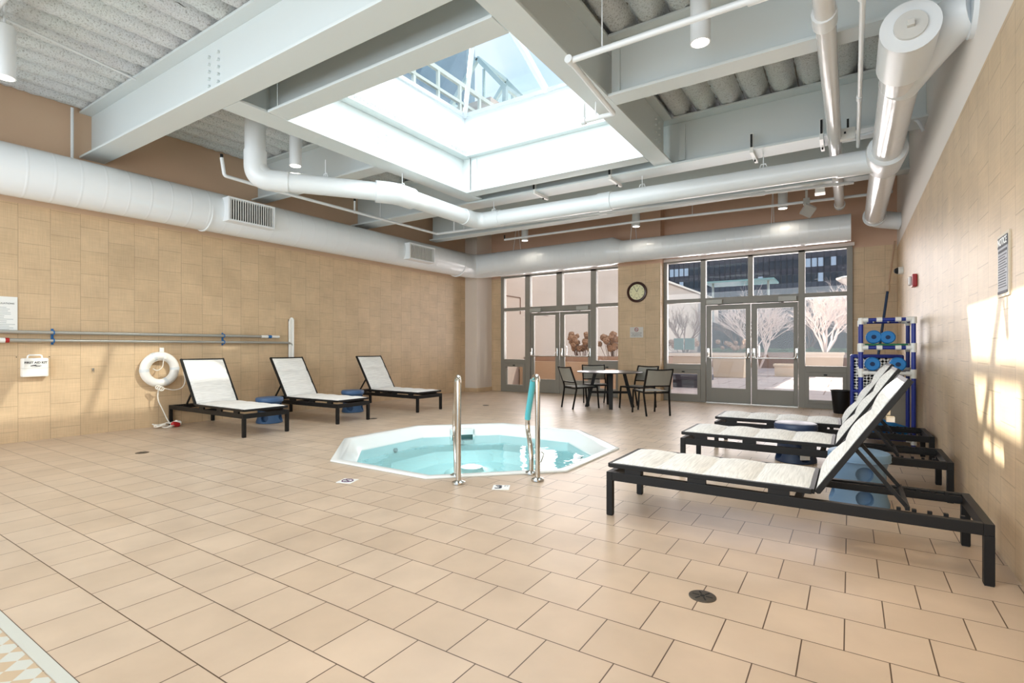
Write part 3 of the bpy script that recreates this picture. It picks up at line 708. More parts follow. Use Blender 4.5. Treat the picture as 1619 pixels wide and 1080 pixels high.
b = new(); box(b, -.08, .08, -.04, .04, -.07, .07); put('body', b, M_WHITE, t, bevel=.004)
b = new(); box(b, -.04, -.02, -.046, -.04, .0, .025); put('knockout', b, M_DARK, t)
b = new(); box(b, -.012, .012, .02, .045, .07, .2); put('strap', b, M_DARK, t)

# can lights hung from the deck
def downlight(x, y, z, label, power=75, body=.42):
    t = thing('can_light', label, 'light', (x, y, z))
    b = new(); lathe(b, [(.078, .0), (.084, .0), (.084, body), (.078, body + .005)], 28); put('housing', b, M_PIPE, t, smooth=True)
    b = new(); lathe(b, [(.072, -.003), (.076, .006)], 28); put('lens', b, M_LENS, t)
    b = new(); tube(b, [(0, 0, body), (0, 0, 4.64 - z)], .012, 8); put('stem', b, M_PIPE, t)
    L = lamp('can_light_lamp', 'SPOT', (0, 0, -.02), power, (1.0, .86, .70), spot_size=2.55, spot_blend=.8, shadow_soft_size=.07); L.parent = t
downlight(-1.09, 4.675, 3.9, 'white can light shining under the beam beside the sprinkler pipe', 70)
downlight(-6.78, 4.62, 3.9, 'white can light hanging above the thick drain pipe')
downlight(-6.95, 1.55, 3.9, 'white can light under the ribbed deck over the pool border', body=.5)
downlight(-1.09, 1.55, 3.9, 'white can light above the nearest lounger', 210)
downlight(-6.75, 10.95, 3.9, 'white can light above the duct by the corner column', 14)
downlight(-3.92, 11.0, 3.9, 'white can light above the duct near the wall clock', 14)
downlight(-1.07, 11.1, 3.9, 'white can light above the duct over the courtyard doors beside the floodlight', 14)
# floodlight on its bracket and small lamp
t = thing('floodlight', 'small grey tilted floodlight hanging from the farthest beam', 'light', (-.62, 10.2, 3.86))
b = new(); box(b, -.02, .02, -.02, .02, -.06, .3); box(b, -.05, .05, -.03, .03, -.16, -.05); put('bracket', b, M_STEEL, t, bevel=.004)
b = new(); box(b, -.095, .095, -.05, .05, -.095, .095, Matrix.Translation((0.02, .02, -.26)) @ Matrix.Rotation(.5, 4, 'X') @ Matrix.Rotation(.6, 4, 'Y')); put('head', b, mat('floodlight grey', RGB(170, 166, 160), .4), t, bevel=.012)
b = new(); box(b, -.012, .012, -.045, -.02, .1, .3); put('slot', b, M_DARK, t)
t = thing('pendant_lamp', 'tiny square lamp on a stem between the floodlight and the vent pipe', 'light', (-.42, 10.15, 3.83))
b = new(); box(b, -.07, .07, -.05, .05, .02, .1); tube(b, [(0, 0, .1), (0, 0, .5)], .014, 8); put('body', b, M_WHITE, t)
b = new(); box(b, -.075, .075, -.055, .055, -.005, .02); put('lens', b, emit('small lens', (1, .94, .88, 1), 0.8), t)

# ------------------------------------------------------------------ spa
spa = thing('spa_pool', 'sunken octagonal white hot tub', 'hot tub', PC)
lp = [(AP + .035, .004), (AP + .035, .018), (AP - .06, .018), (AP - .09, .0), (AP - .20, -.13), (AP - .21, -.27), (AP - .60, -.29), (AP - .66, -.46), (0.02, -.47)]
bm = new(); rings = []
for a, z in lp: rings.append([bm.verts.new(p) for p in octo(a, z, Vector((0, 0, 0)))])
for A, B in zip(rings, rings[1:]):
    for k in range(8): bm.faces.new((A[k], A[(k + 1) % 8], B[(k + 1) % 8], B[k]))
bm.faces.new(rings[-1])
put('shell', bm, M_SPA, spa, bevel=.012, smooth=True)
bm = new(); bm.faces.new([bm.verts.new(p) for p in octo(AP - .196, -.145, Vector((0, 0, 0)))]); w = put('water', bm, M_WATER, spa, fix=False)
b = new(); lathe(b, [(.36, 0), (.36, .03), (.30, .06), (.22, .06), (.20, .03), (.17, .03), (.15, .10), (.02, .11)], 36, Matrix.Translation((-.25, .25, -.47))); put('drain_cover', b, M_WHITE, spa, smooth=True)
b = new()
box(b, -.19, -.16, AP - .26, AP - .18, -.18, -.03); box(b, .16, .19, AP - .26, AP - .18, -.18, -.03); box(b, -.19, .19, AP - .26, AP - .14, -.11, -.02)
sm = put('skimmer', b, M_SPA, spa, bevel=.004); sm.rotation_euler = (0, 0, PI / 4)
b = new(); prism(b, [(-.16, AP - .25, -.11), (.16, AP - .25, -.11), (.16, AP - .25, -.20), (-.16, AP - .25, -.20)], (0, 0, 0), (0, .02, 0)); put('weir', b, M_SKIM, sm)
for k in range(8):
    p = octo(AP - .3, -.22, Vector((0, 0, 0))); m_ = (p[k] + p[(k + 1) % 8]) / 2; d = m_.normalized()
    b = new(); tube(b, [m_ + d * .06, m_ + d * .10], .03, 14); put('jet', b, mat('jet grey', RGB(150, 160, 160), .4), spa, smooth=True)
# steps by the handrails
b = new()
dd = Vector((1, -1, 0)).normalized(); ss = Vector((1, 1, 0)).normalized()
for k, (ra, zz) in enumerate(((1.33, -.22), (1.10, -.33))):
    bar(b, dd * ra - ss * .52 + Vector((0, 0, zz - .1)), dd * ra + ss * .52 + Vector((0, 0, zz - .1)), .28, .2)
put('step', b, M_SPA, spa, bevel=.01)

L = lamp('spa_underwater_lamp', 'POINT', (-.25, .25, -.26), 16, (.86, .98, 1.0), shadow_soft_size=.12); L.parent = spa
b = new(); lathe(b, [(.07, .0), (.075, .02), (.02, .03)], 24, Matrix.Translation((-.25, .25, -.372))); put('underwater_light', b, emit('underwater lens', (.9, 1, 1, 1), 2.5), spa, smooth=True)
# handrails
def handrail(fx, fy, label, sleeve_on):
    t = thing('handrail', label, 'handrail', (fx, fy, 0), math.atan2(.72, -.69))
    pts = [(0, 0, 0), (0, 0, .98), (.16, 0, .97), (.43, 0, .56), (.44, 0, .42), (.33, 0, .30), (.27, 0, .16), (.27, 0, 0)]
    q = fillet(pts, .07, 6); b = new(); tube(b, q, .024, 16); put('rail', b, M_STEEL, t, smooth=True)
    for s in (0, .27):
        b = new(); lathe(b, [(.05, 0), (.062, .004), (.06, .018), (.034, .03), (.026, .034)], 24, Matrix.Translation((s, 0, 0))); put('base_flange', b, M_CHROME, t, smooth=True)
    if sleeve_on:
        b = new(); tube(b, [(.185, 0, .932), (.42, 0, .575), (.437, 0, .52)], .030, 16); put('grip_sleeve', b, M_TEAL, t, smooth=True, label='turquoise grip sleeve')
        b = new(); tube(b, [(.0, -.03, .17), (.02, -.05, .2), (.0, -.06, .25), (-.01, -.035, .27)], .006, 8); put('rope_eye', b, M_CHROME, t, smooth=True)
handrail(-2.46, 4.22, 'curved steel spa handrail with a turquoise grip sleeve', True)
handrail(-3.015, 3.73, 'curved bare steel spa handrail without any grip sleeve', False)

# ------------------------------------------------------------------ deck markers and drains
def marker(x, y, rz, label):
    t = thing('depth_marker', label, 'deck marker', (x, y, 0.0), rz)
    b = new(); box(b, -.075, .075, -.075, .075, 0, .004); put('tile', b, M_SIGN, t); return t
t = marker(-2.61, 3.83, 0.5, 'white deck tile marked 3 FT between the two handrails')
text('digit', '3', .15, M_INK, t, (-.022, 0, .0045), (0, 0, 0), .0004, bold=.005)
text('unit', 'FT', .042, M_INK, t, (.046, .038, .0045), (0, 0, 0), .0004)
t = marker(-3.94, 3.23, 0.35, 'white deck tile with a crossed-circle no-diving symbol at the spa rim')
b = new(); tube(b, [(.05 * math.cos(a * PI / 14), .05 * math.sin(a * PI / 14), .0045) for a in range(28)], .0055, 6, closed=True); bar(b, (-.035, .035, .0045), (.035, -.035, .0045), .009, .003); put('ban_ring', b, mat('marker purple ink', RGB(84, 40, 84), .5), t)
b = new(); bar(b, (-.02, -.02, .005), (.012, .02, .005), .012, .002); put('diver', b, M_INK, t)
for x, y, r, lb in ((-.62, 2.705, .066, 'round metal floor drain nearest the camera, in the grout line'), (-7.05, 2.77, .07, 'round floor drain in front of the life ring'),
                    (-7.03, 6.32, .07, 'round floor drain beside the lounger leg, between two left-hand loungers'), (-6.6, 9.1, .07, 'round floor drain on open floor before the dining table')):
    t = thing('floor_drain', lb.replace('left-hand ', ''), 'drain', (x, y, 0))
    b = new(); lathe(b, [(r, 0), (r, .003), (r - .008, .005), (.01, .005)], 28); put('plate', b, M_BRASS, t, smooth=True)
    b = new()
    for k in range(6):
        a = k * PI / 3; box(b, r * .25, r * .75, -.004, .004, .0046, .0056, Matrix.Rotation(a, 4, 'Z'))
    lathe(b, [(.012, .0046), (.012, .0058)], 12); put('slots', b, M_DARK, t)

# ------------------------------------------------------------------ loungers
def pillow_strip(bm, L, W, n, amp, base, thick=.012):
    """n quilted sections along x, from 0 to L, width W: bulging top with dips at the seams."""
    nx, ny = 14 * n, 12; top, bot = [], []
    for i in range(nx + 1):
        x = L * i / nx; ph = (i / nx * n) % 1.0
        h = amp * (abs(math.sin(PI * ph)) ** .6)
        rt, rb = [], []
        for j in range(ny + 1):
            v = 2 * j / ny - 1; e = (1 - v ** 6)
            bow = .012 * math.sin(PI * ph) * (1 - v * v)
            rt.append(bm.verts.new((x, v * W / 2, base + h * (.35 + .65 * e) + bow - .006 * (1 - v * v)))); rb.append(bm.verts.new((x, v * W / 2, base - thick)))
        top.append(rt); bot.append(rb)
    for i in range(nx):
        for j in range(ny):
            bm.faces.new((top[i][j], top[i + 1][j], top[i + 1][j + 1], top[i][j + 1])); bm.faces.new((bot[i][j], bot[i][j + 1], bot[i + 1][j + 1], bot[i + 1][j]))
        bm.faces.new((top[i][0], bot[i][0], bot[i + 1][0], top[i + 1][0])); bm.faces.new((top[i][ny], top[i + 1][ny], bot[i + 1][ny], bot[i][ny]))
    for i in (0, nx):
        for j in range(ny): bm.faces.new((top[i][j], top[i][j + 1], bot[i][j + 1], bot[i][j]))
LL, LW, HX = 2.16, .70, 1.33
BA = math.radians(57)
def make_lounger(label, locn, rz, group):
    t = thing('sun_lounger', label, 'sun lounger', locn, rz, group)
    h = LW / 2; b = new()
    for s in (-1, 1): box(b, .045, LL - .045, s * h - (.045 if s > 0 else 0), s * h + (0 if s > 0 else .045), .262, .325)
    for xx in (0, LL - .045): box(b, xx, xx + .045, -h, h, .262, .325)
    box(b, HX - .1, HX - .06, -h + .045, h - .045, .27, .31)
    put('base_frame', b, M_BLACK, t, bevel=.003)
    for xx in (.0225, LL - .0225):
        for s in (-1, 1):
            b = new(); y = s * (h - .0225); box(b, xx - .0225, xx + .0225, y - .0225, y + .0225, .006, .262); lg = put('leg', b, M_BLACK, t, bevel=.002)
            b = new(); box(b, xx - .02, xx + .02, y - .02, y + .02, 0, .008); put('foot_cap', b, M_DARK, lg)
    for s in (-1, 1):                       # toothed back-stop rails
        b = new(); y = s * (h - .07); box(b, HX + .05, LL - .045, y - .012, y + .012, .285, .315)
        for k in range(5): box(b, HX + .42 + k * .07, HX + .44 + k * .07, y - .012, y + .012, .315, .335)
        put('stop_rail', b, M_BLACK, t)
    b = new(); q = [(0.02, -h + .02, .372), (HX, -h + .02, .372), (HX, h - .02, .372), (.02, h - .02, .372)]
    for i in range(4): bar(b, q[i], q[(i + 1) % 4], .03, .03)
    put('seat_frame', b, M_BLACK, t, bevel=.003)
    for xx in (.2, .65, 1.15):
        for s in (-1, 1):
            b = new(); box(b, xx - .06, xx + .06, s * (h - .02) - .014, s * (h - .02) + .014, .323, .36); put('spacer', b, M_BLACK, t)
    b = new(); pillow_strip(b, HX - .02, LW - .07, 4, .026, .384); put('seat_sling', b, M_FAB, t, smooth=True).location = (.02, 0, 0)
    bk = new(); LB = .83; dx, dz = math.cos(BA), math.sin(BA)
    def bp_(u, y, w=0): return (HX + .03 + u * dx - w * dz, y, .372 + u * dz + w * dx)
    for s in (-1, 1): bar(bk, bp_(0, s * (h - .025)), bp_(LB, s * (h - .025)), .03, .032, up=(-dz, 0, dx))
    for u in (0.0, LB - .015): bar(bk, bp_(u, -h + .04), bp_(u, h - .04), .026, .026, up=(-dz, 0, dx))
    put('back_frame', bk, M_BLACK, t, bevel=.003)
    b = new(); pillow_strip(b, LB - .02, LW - .085, 3, .028, .010); o = put('back_sling', b, M_FAB, t, smooth=True)
    o.location = bp_(.0, 0); o.rotation_euler = (0, -BA, 0)
    b = new(); u = .33
    for s in (-1, 1): bar(b, bp_(u, s * (h - .10), -.02), (HX + .47, s * (h - .10), .335), .022, .022)
    bar(b, (HX + .47, -h + .06, .335), (HX + .47, h - .06, .335), .022, .022)
    put('support_strut', b, M_BLACK, t)
    for s in (-1, 1):
        b = new(); box(b, bp_(LB * .72, 0)[0] + .02, bp_(LB * .72, 0)[0] + .06, s * .2 - .03, s * .2 + .03, bp_(LB * .72, 0)[2] - .06, bp_(LB * .72, 0)[2] - .03)
        put('care_tag', b, M_WHITE, t)
    return t
G1 = 'sun loungers by the notice wall'; G2 = 'sun loungers along the life ring wall'
lg = make_lounger('pale sling sun lounger nearest the camera, backrest half in sun, black frame at full view', (-1.525, 3.985, 0), 0.0, G1)
dup(lg, (-1.46, 5.76, 0), 0.0, 'pale sling sun lounger in the middle of the three by the notice wall', G1)
dup(lg, (-1.43, 7.18, 0), .02, 'pale sling sun lounger farthest of the three by the notice wall, before the rack', G1)
dup(lg, (-7.02, 4.33, 0), PI, 'pale sling sun lounger standing beside the life ring, sunlit backrest', G2)
dup(lg, (-6.98, 5.86, 0), PI + .03, 'pale sling sun lounger between the two blue stools by the pole wall', G2)
dup(lg, (-6.94, 7.70, 0), PI - .02, 'pale sling sun lounger at the end of the row, nearest the white column', G2)

# ------------------------------------------------------------------ drum stools
def stool_mesh():
    b = new(); lathe(b, [(.19, 0), (.205, .006), (.205, .03), (.188, .09), (.180, .2), (.185, .31), (.198, .35), (.212, .362), (.214, .40), (.206, .418), (.19, .424)], 48)
    me = bpy.data.meshes.new('tmp'); bmesh.ops.recalc_face_normals(b, faces=b.faces); b.to_mesh(me); b.free()
    o = bpy.data.objects.new('tmp', me); COL.objects.link(o); cut = []
    for k, (z, r) in enumerate(((.085, .06), (.27, .06))):
        for a in range(2):
            c = new(); ang = a * PI / 2; d = Vector((math.cos(ang), math.sin(ang), 0)); tube(c, [d * .12 + Vector((0, 0, z)), d * .3 + Vector((0, 0, z))], r, 24)
            tube(c, [d * -.12 + Vector((0, 0, z)), d * -.3 + Vector((0, 0, z))], r, 24)
            bmesh.ops.recalc_face_normals(c, faces=c.faces)
            cm_ = bpy.data.meshes.new('cut'); c.to_mesh(cm_); c.free(); co = bpy.data.objects.new('cut', cm_); COL.objects.link(co); cut.append(co)
            md = o.modifiers.new('b', 'BOOLEAN'); md.object = co; md.operation = 'DIFFERENCE'; md.solver = 'EXACT'
    me2 = bpy.data.meshes.new_from_object(o.evaluated_get(bpy.context.evaluated_depsgraph_get()))
    bpy.data.objects.remove(o)
    for c in cut: bpy.data.objects.remove(c)
    me2.name = 'drum'
    for p in me2.polygons: p.use_smooth = True
    me2.set_sharp_from_angle(angle=0.6)
    return me2
drum = stool_mesh()
def stool(x, y, rz, m, label, tagged=False):
    t = thing('drum_stool', label, 'stool', (x, y, 0), rz)
    me = drum.copy(); me.materials.clear(); me.materials.append(m)
    o = bpy.data.objects.new('body', me); COL.objects.link(o); o.parent = t
    b = new(); tube(b, [(.2115 * math.cos(a * PI / 20), .2115 * math.sin(a * PI / 20), .36) for a in range(40)], .004, 6, closed=True); put('rim', b, m, t, smooth=True)
    if tagged:
        b = new(); box(b, -.05, .05, -.196, -.188, .05, .15); put('paper_label', b, M_SIGN, t)
stool(-8.12, 5.05, .6, M_BLUE, 'blue drum stool beside the lounger at the life ring')
stool(-8.12, 6.78, .6, M_BLUE, 'blue drum stool beside the lounger nearest the white column')
stool(.06, 5.0, .2, M_LBLUE, 'pale blue drum stool behind the nearest lounger')
stool(-.50, 6.50, .55, M_NAVY, 'navy drum stool with a paper label between the two farther loungers', True)

# ------------------------------------------------------------------ dining set
tb = thing('dining_table', 'round charcoal dining table with splayed flat legs before the tiled pier', 'table', (-4.25, 10.3, 0))
b = new(); lathe(b, [(.64, .725), (.675, .732), (.68, .742), (.672, .75), (.02, .75)], 56); put('tabletop', b, M_TABLE, tb, smooth=True)
for k in range(4):
    a = k * PI / 2 + .45; b = new(); d = Vector((math.cos(a), math.sin(a), 0)); n_ = Vector((-d.y, d.x, 0))
    p0, p1 = d * .48, d * .30 + Vector((0, 0, .725))
    vs = []
    for p, wd in ((p0, .07), (p1, .11)):
        vs += [b.verts.new(p + n_ * (wd / 2 * i) + d * (.034 * j)) for i, j in ((-1, -1), (1, -1), (1, 1), (-1, 1))]
    for f in ((3, 2, 1, 0), (4, 5, 6, 7), (0, 1, 5, 4), (1, 2, 6, 5), (2, 3, 7, 6), (3, 0, 4, 7)): b.faces.new([vs[i] for i in f])
    put('leg', b, M_BLACK, tb)
b = new()
for k in range(2):
    a = k * PI / 2 + .45; d = Vector((math.cos(a), math.sin(a), 0)); bar(b, d * .41 + Vector((0, 0, .31)), -d * .41 + Vector((0, 0, .31)), .03, .05)
put('stretcher', b, M_BLACK, tb)
def make_chair(label, locn, rz):
    """Faces +x; back legs at x=0."""
    t = thing('dining_chair', label, 'chair', locn, rz, 'dining chairs round the table')
    w = .25
    for s in (-1, 1):
        b = new(); sq(b, fillet([(-.06, s * (w - .02), 0), (.02, s * w, .42), (.0, s * w, .52), (-.13, s * w, .86)], .08, 4), .026); put('back_leg', b, M_BLACK, t)
        b = new(); sq(b, [(.56, s * (w - .02), 0), (.52, s * (w - .02), .43)], .026); put('front_leg', b, M_BLACK, t)
    b = new()
    for s in (-1, 1): bar(b, (.02, s * (w - .01), .43), (.53, s * (w - .02), .44), .024, .03)
    bar(b, (.52, -w + .02, .44), (.52, w - .02, .44), .024, .03); bar(b, (.02, -w, .42), (.02, w, .42), .024, .03); put('seat_frame', b, M_BLACK, t)
    b = new(); ny = 8; rows = []
    for i in range(9):
        x = .03 + .48 * i / 8; rows.append([(x, (2 * j / ny - 1) * (w - .02), .452 - .018 * math.sin(PI * i / 8) * math.sin(PI * j / ny)) for j in range(ny + 1)])
    def sheet(b, rows, th):
        T = [[b.verts.new(p) for p in r] for r in rows]; Bm = [[b.verts.new(Vector(p) - Vector(th)) for p in r] for r in rows]
        nr, nc = len(rows), len(rows[0])
        for i in range(nr - 1):
            for j in range(nc - 1):
                b.faces.new((T[i][j], T[i + 1][j], T[i + 1][j + 1], T[i][j + 1])); b.faces.new((Bm[i][j], Bm[i][j + 1], Bm[i + 1][j + 1], Bm[i + 1][j]))
            b.faces.new((T[i][0], Bm[i][0], Bm[i + 1][0], T[i + 1][0])); b.faces.new((T[i][-1], T[i + 1][-1], Bm[i + 1][-1], Bm[i][-1]))
        for i in (0, nr - 1):
            for j in range(nc - 1): b.faces.new((T[i][j], T[i][j + 1], Bm[i][j + 1], Bm[i][j]))
    sheet(b, rows, (0, 0, .006)); put('seat_sling', b, M_MESH, t, smooth=True)
    b = new(); rows = []
    for i in range(7):
        z = .56 + .27 * i / 6; x = -.015 - .105 * i / 6
        rows.append([(x - .02 * math.sin(PI * j / 8), (2 * j / 8 - 1) * (w - .01), z) for j in range(9)])
    sheet(b, rows, (.006, 0, 0)); put('back_sling', b, M_MESH, t, smooth=True)
    b = new()
    for (z, x) in ((.855, -.13), (.545, -.01)): sq(b, [(x - .02 * math.sin(PI * j / 8), (2 * j / 8 - 1) * w, z - .012 * math.sin(PI * j / 8) * (1 if z > .7 else 0)) for j in range(9)], .024)
    put('back_rail', b, M_BLACK, t)
    return t
ch = make_chair('grey sling dining chair showing its back, nearest the courtyard doors', (-2.965, 9.42, 0), math.atan2(.72, -.69))
dup(ch, (-4.84, 9.61, 0), math.atan2(.83, .55), 'grey sling dining chair seen side-on, nearest the spa')
dup(ch, (-4.82, 10.80, 0), math.atan2(-.78, .55), 'grey sling dining chair behind the table, nearest the corner column')
dup(ch, (-3.63, 10.72, 0), -1.85, 'grey sling dining chair behind the table, against the tiled pier')

# ------------------------------------------------------------------ things on the life-ring wall
FW = LX  # wall face
t = thing('rules_sign', 'white rounded rules board above the horizontal poles', 'sign', (FW, 1.99, 1.67)); RZW = (PI / 2, 0, PI / 2)
b = new(); box(b, 0, .012, -.2, .185, -.235, .245); put('board', b, M_SIGN, t, bevel=.004)
for k in range(2): text('heading', ('POOL', 'RULES AND REGULATIONS')[k], .03, M_INK, t, (.013, -.03, .19 - .035 * k), RZW, .0005)
b = new(); rnd = random.Random(3)
for k in range(14):
    z = .10 - k * .022; box(b, .012, .0128, -.17, .05 + rnd.random() * .11, z, z + .007)
put('small_print', b, mat('pale print', RGB(178, 186, 188), .6), t)

t = thing('first_aid_kit', 'white first aid kit case with a carry handle mounted under the poles', 'first aid kit', (FW, 2.335, .985))
b = new(); box(b, 0, .10, -.135, .135, -.125, .125); put('case', b, M_WHITE, t, bevel=.018)
b = new(); tube(b, fillet([(.06, -.075, .12), (.06, -.07, .165), (.06, .07, .165), (.06, .075, .12)], .03), .010, 10); put('handle', b, M_WHITE, t, smooth=True)
b = new(); box(b, -.001, .102, -.137, .137, -.012, -.006); put('seam', b, mat('case seam', RGB(206, 206, 200), .5), t)
text('lettering', 'FIRST AID KIT', .038, M_INK, t, (.1012, 0, .065), RZW, .0006, bold=.0012)
b = new()
for k, (yy, zz, w_) in enumerate(((-.02, .028, .05), (.02, .018, .045), (0, .022, .07))): bar(b, (.1012, yy - w_ / 2, zz + .004 * (k - 1)), (.1012, yy + w_ / 2, zz - .004 * (k - 1)), .001, .007)
tube(b, [(.1012, .055 * math.cos(a * PI / 10), .022 + .014 * math.sin(a * PI / 10)) for a in range(20)], .0018, 5, closed=True)
put('emblem', b, M_INK, t)
for dy in (-.17, .165):
    b = new(); tube(b, [(0, dy, .14), (.006, dy, .14)], .006, 8); put('screw', b, M_DARK, t)

yb = (2.53, 4.84)
t = thing('telescopic_pole', 'upper long aluminium pool pole with teal locking tip clipped to the wall', 'pole', (FW + .06, 3.8, 1.455))
b = new(); tube(b, [(0, -6.5, 0), (0, 1.75, 0)], .024, 12); put('tube', b, mat('satin aluminium', RGB(186, 186, 180), .35, metal=.6), t, smooth=True)
b = new(); tube(b, [(0, 1.72, 0), (0, 1.85, 0)], .029, 12); put('lock_collar', b, M_WHITE, t, smooth=True)
b = new(); tube(b, [(0, 1.85, 0), (0, 1.92, 0)], .03, 12); put('lock_ring', b, M_CLIP, t, smooth=True)
b = new(); tube(b, [(0, 1.92, 0), (0, 2.08, 0)], .026, 12); put('tip', b, M_WHITE, t, smooth=True)
t = thing('rescue_pole', 'lower long aluminium pole ending in a downturned hook by the skimmer', 'pole', (FW + .06, 3.8, 1.345))
b = new(); tube(b, fillet([(0, -1.4, 0), (0, 2.3, 0), (.0, 2.37, -.05), (.0, 2.37, -.55), (.05, 2.2, -.75)], .05), .021, 12); put('tube', b, MATS['satin aluminium'], t, smooth=True)
b = new(); tube(b, [(0, -2.2, 0), (0, -1.76, 0)], .034, 12); put('hand_grip', b, M_WHITE, t, smooth=True)
b = new(); tube(b, [(0, -1.77, 0), (0, -1.72, 0)], .032, 12); put('collar', b, M_RED, t, smooth=True)
b = new(); tube(b, [(0, -1.73, 0), (0, -1.4, 0)], .026, 12); put('sleeve', b, MATS['satin aluminium'], t, smooth=True)
for y, lb in ((2.53, 'blue pole clip on the wall above the first aid kit'), (4.84, 'blue pole clip on the wall above the sunlit lounger')):
    t = thing('pole_clip', lb, 'clip', (FW, y, 1.40))
    b = new(); box(b, 0, .012, -.014, .014, -.11, .11); put('plate', b, M_CLIP, t, bevel=.003)
    for z in (.055, -.055):
        b = new(); tube(b, [(.06 + .028 * math.cos(a), 0 , z + .028 * math.sin(a)) for a in [PI + .5 + k * .44 for k in range(13)]], .008, 6); box(b, .01, .035, -.012, .012, z - .01, z + .01); put('jaw', b, M_CLIP, t)
t = thing('leaf_skimmer', 'white flat skimmer net standing on edge behind the middle lounger', 'skimmer', (FW, 6.12, 1.25))
b = new(); tube(b, fillet([(.03, 0, -.95), (.03, 0, .52), (.05, .03, .58), (.07, .05, .55), (.07, .05, -.95)], .04), .02, 8, closed=False); box(b, .025, .075, -.01, .05, -.95, .54); put('frame', b, M_WHITE, t)
b = new(); box(b, .02, .03, -.022, -.012, -.9, .55); put('edge', b, M_DARK, t)

t = thing('life_ring', 'white life ring hanging on the wall with white rope bands', 'life ring', (FW + .07, 3.83, .905), 0)
b = new(); pts = [(0, .215 * math.cos(a * PI / 24), .215 * math.sin(a * PI / 24)) for a in range(48)]; tube(b, pts, .065, 18, closed=True); put('ring', b, M_WHITE, t, smooth=True)
for k in range(4):
    a0 = PI / 2 * k + .3 + (0 if k % 2 else -.35); b = new(); tube(b, [(0, .215 * math.cos(a0 + i * .05), .215 * math.sin(a0 + i * .05)) for i in range(5)], .0675, 18, cap=False); put('band', b, mat('pale ring band', RGB(214, 220, 222), .5), t, smooth=True)
b = new(); q = []
for k in range(49):
    a = k * 2 * PI / 48 + .3; rr = .215 + .075 + .02 * abs(math.sin(2 * (a - .3))); q.append((.01, rr * math.cos(a), rr * math.sin(a)))
tube(b, [(.02, .15 * math.cos(a) , .15 * math.sin(a) - .0) for a in [1.0 + k * .28 for k in range(8)]], .006, 6)
tube(b, fillet([(.06, .03, .16), (.075, .01, .03), (.075, -.07, -.02), (.06, -.12, .02)], .05), .006, 6)
put('grab_line', b, M_ROPE, t)
t = thing('ring_hook', 'white wall hook holding up the life ring', 'hook', (FW, 3.88, 1.19))
b = new(); box(b, 0, .03, -.03, .03, -.13, .06); box(b, .03, .14, -.02, .02, -.12, -.09); box(b, .125, .145, -.02, .02, -.12, -.04); put('bracket', b, M_WHITE, t, bevel=.006)
t = thing('throw_line', 'white throw rope hanging from the life ring, coiled on the floor with red float', 'rope', (FW + .1, 3.78, 0))
b = new(); tube(b, fillet([(.06, 0, .62), (.05, -.02, .45), (.07, .05, .28), (.10, .10, .12), (.12, .15, .03)], .1), .009, 8)
tube(b, fillet([(.08, .03, .62), (.10, .2, .57), (.10, .33, .60), (.08, .38, .72), (.05, .36, .86)], .1), .007, 8)
for k in range(3): tube(b, [(.08 + .01 * k, -.02 + .035 * math.cos(a) + .02 * k, .63 - .012 * k + .03 * math.sin(a)) for a in [i * PI / 6 for i in range(12)]], .008, 6, closed=True)
put('rope', b, M_ROPE, t, smooth=True)
b = new(); rnd = random.Random(5)
for k in range(9):
    cx, cy, r_ = .14 + rnd.uniform(-.06, .06), .05 + rnd.uniform(-.11, .11), rnd.uniform(.04, .075)
    ph = rnd.random() * 6; tube(b, [(cx + r_ * math.cos(a), cy + r_ * 1.2 * math.sin(a), .013 + .006 * k + .012 * math.sin(2 * a + ph)) for a in [i * PI / 8 for i in range(16)]], .008, 6, closed=True)
put('coil', b, M_ROPE, t, smooth=True)
b = new(); lathe(b, [(.005, -.07), (.035, -.05), (.042, 0), (.035, .05), (.005, .07)], 16, Matrix.Translation((.22, .17, .045)) @ Matrix.Rotation(1.35, 4, 'X')); fl_ = put('float', b, M_RED, t, smooth=True, label='red end float')
b = new(); lathe(b, [(.03, -.05), (.048, -.03), (.048, .03), (.03, .05)], 16, Matrix.Translation((.19, .21, .055)) @ Matrix.Rotation(1.35, 4, 'X')); put('float_cap', b, M_WHITE, fl_, smooth=True)
t = thing('robe_hook', 'small steel wall fixing between the first aid kit and life ring', 'hook', (FW, 2.99, .93))
b = new(); box(b, 0, .01, -.012, .012, -.02, .02); tube(b, [(.01, 0, 0), (.03, 0, -.02), (.03, 0, -.04)], .006, 6); put('hook', b, M_CHROME, t)

# ------------------------------------------------------------------ clock and pier sign
t = thing('wall_clock', 'round wall clock with cream dial and dark wooden rim on the tiled pier', 'clock', (-4.285, 12.1, 2.585))
RXF = Matrix.Rotation(PI / 2, 4, 'X')
b = new(); lathe(b, [(.235, 0), (.25, .02), (.24, .05), (.205, .06), (.19, .045), (.185, .02)], 48, RXF); put('rim', b, M_WOOD, t, smooth=True)
b = new(); lathe(b, [(.188, .015), (.188, .025)], 48, RXF); dl = put('dial', b, M_DIAL, t)
for k in range(12):
    a = PI / 2 - (k + 1) * PI / 6; text('numeral', str(k + 1), .045, M_INK, dl, (.15 * math.cos(a), -.026, .15 * math.sin(a)), (PI / 2, 0, 0), .0006)
b = new(); bar(b, (0, -.03, 0), (-.075, -.03, .125), .006, .008, (0, 1, 0)); put('minute_hand', b, M_INK, t)
b = new(); bar(b, (0, -.033, 0), (.045, -.033, .095), .006, .011, (0, 1, 0)); put('hour_hand', b, M_INK, t)
b = new(); tube(b, [(.05 * math.cos(a * PI / 12), -.027, -.085 + .05 * math.sin(a * PI / 12)) for a in range(24)], .002, 5, closed=True); put('sub_dial', b, mat('dial brown', RGB(150, 120, 80), .5), t)
t = thing('no_smoking_sign', 'pale plate with a red crossed circle on the tiled pier under the clock', 'sign', (-4.30, 12.1, 1.615))
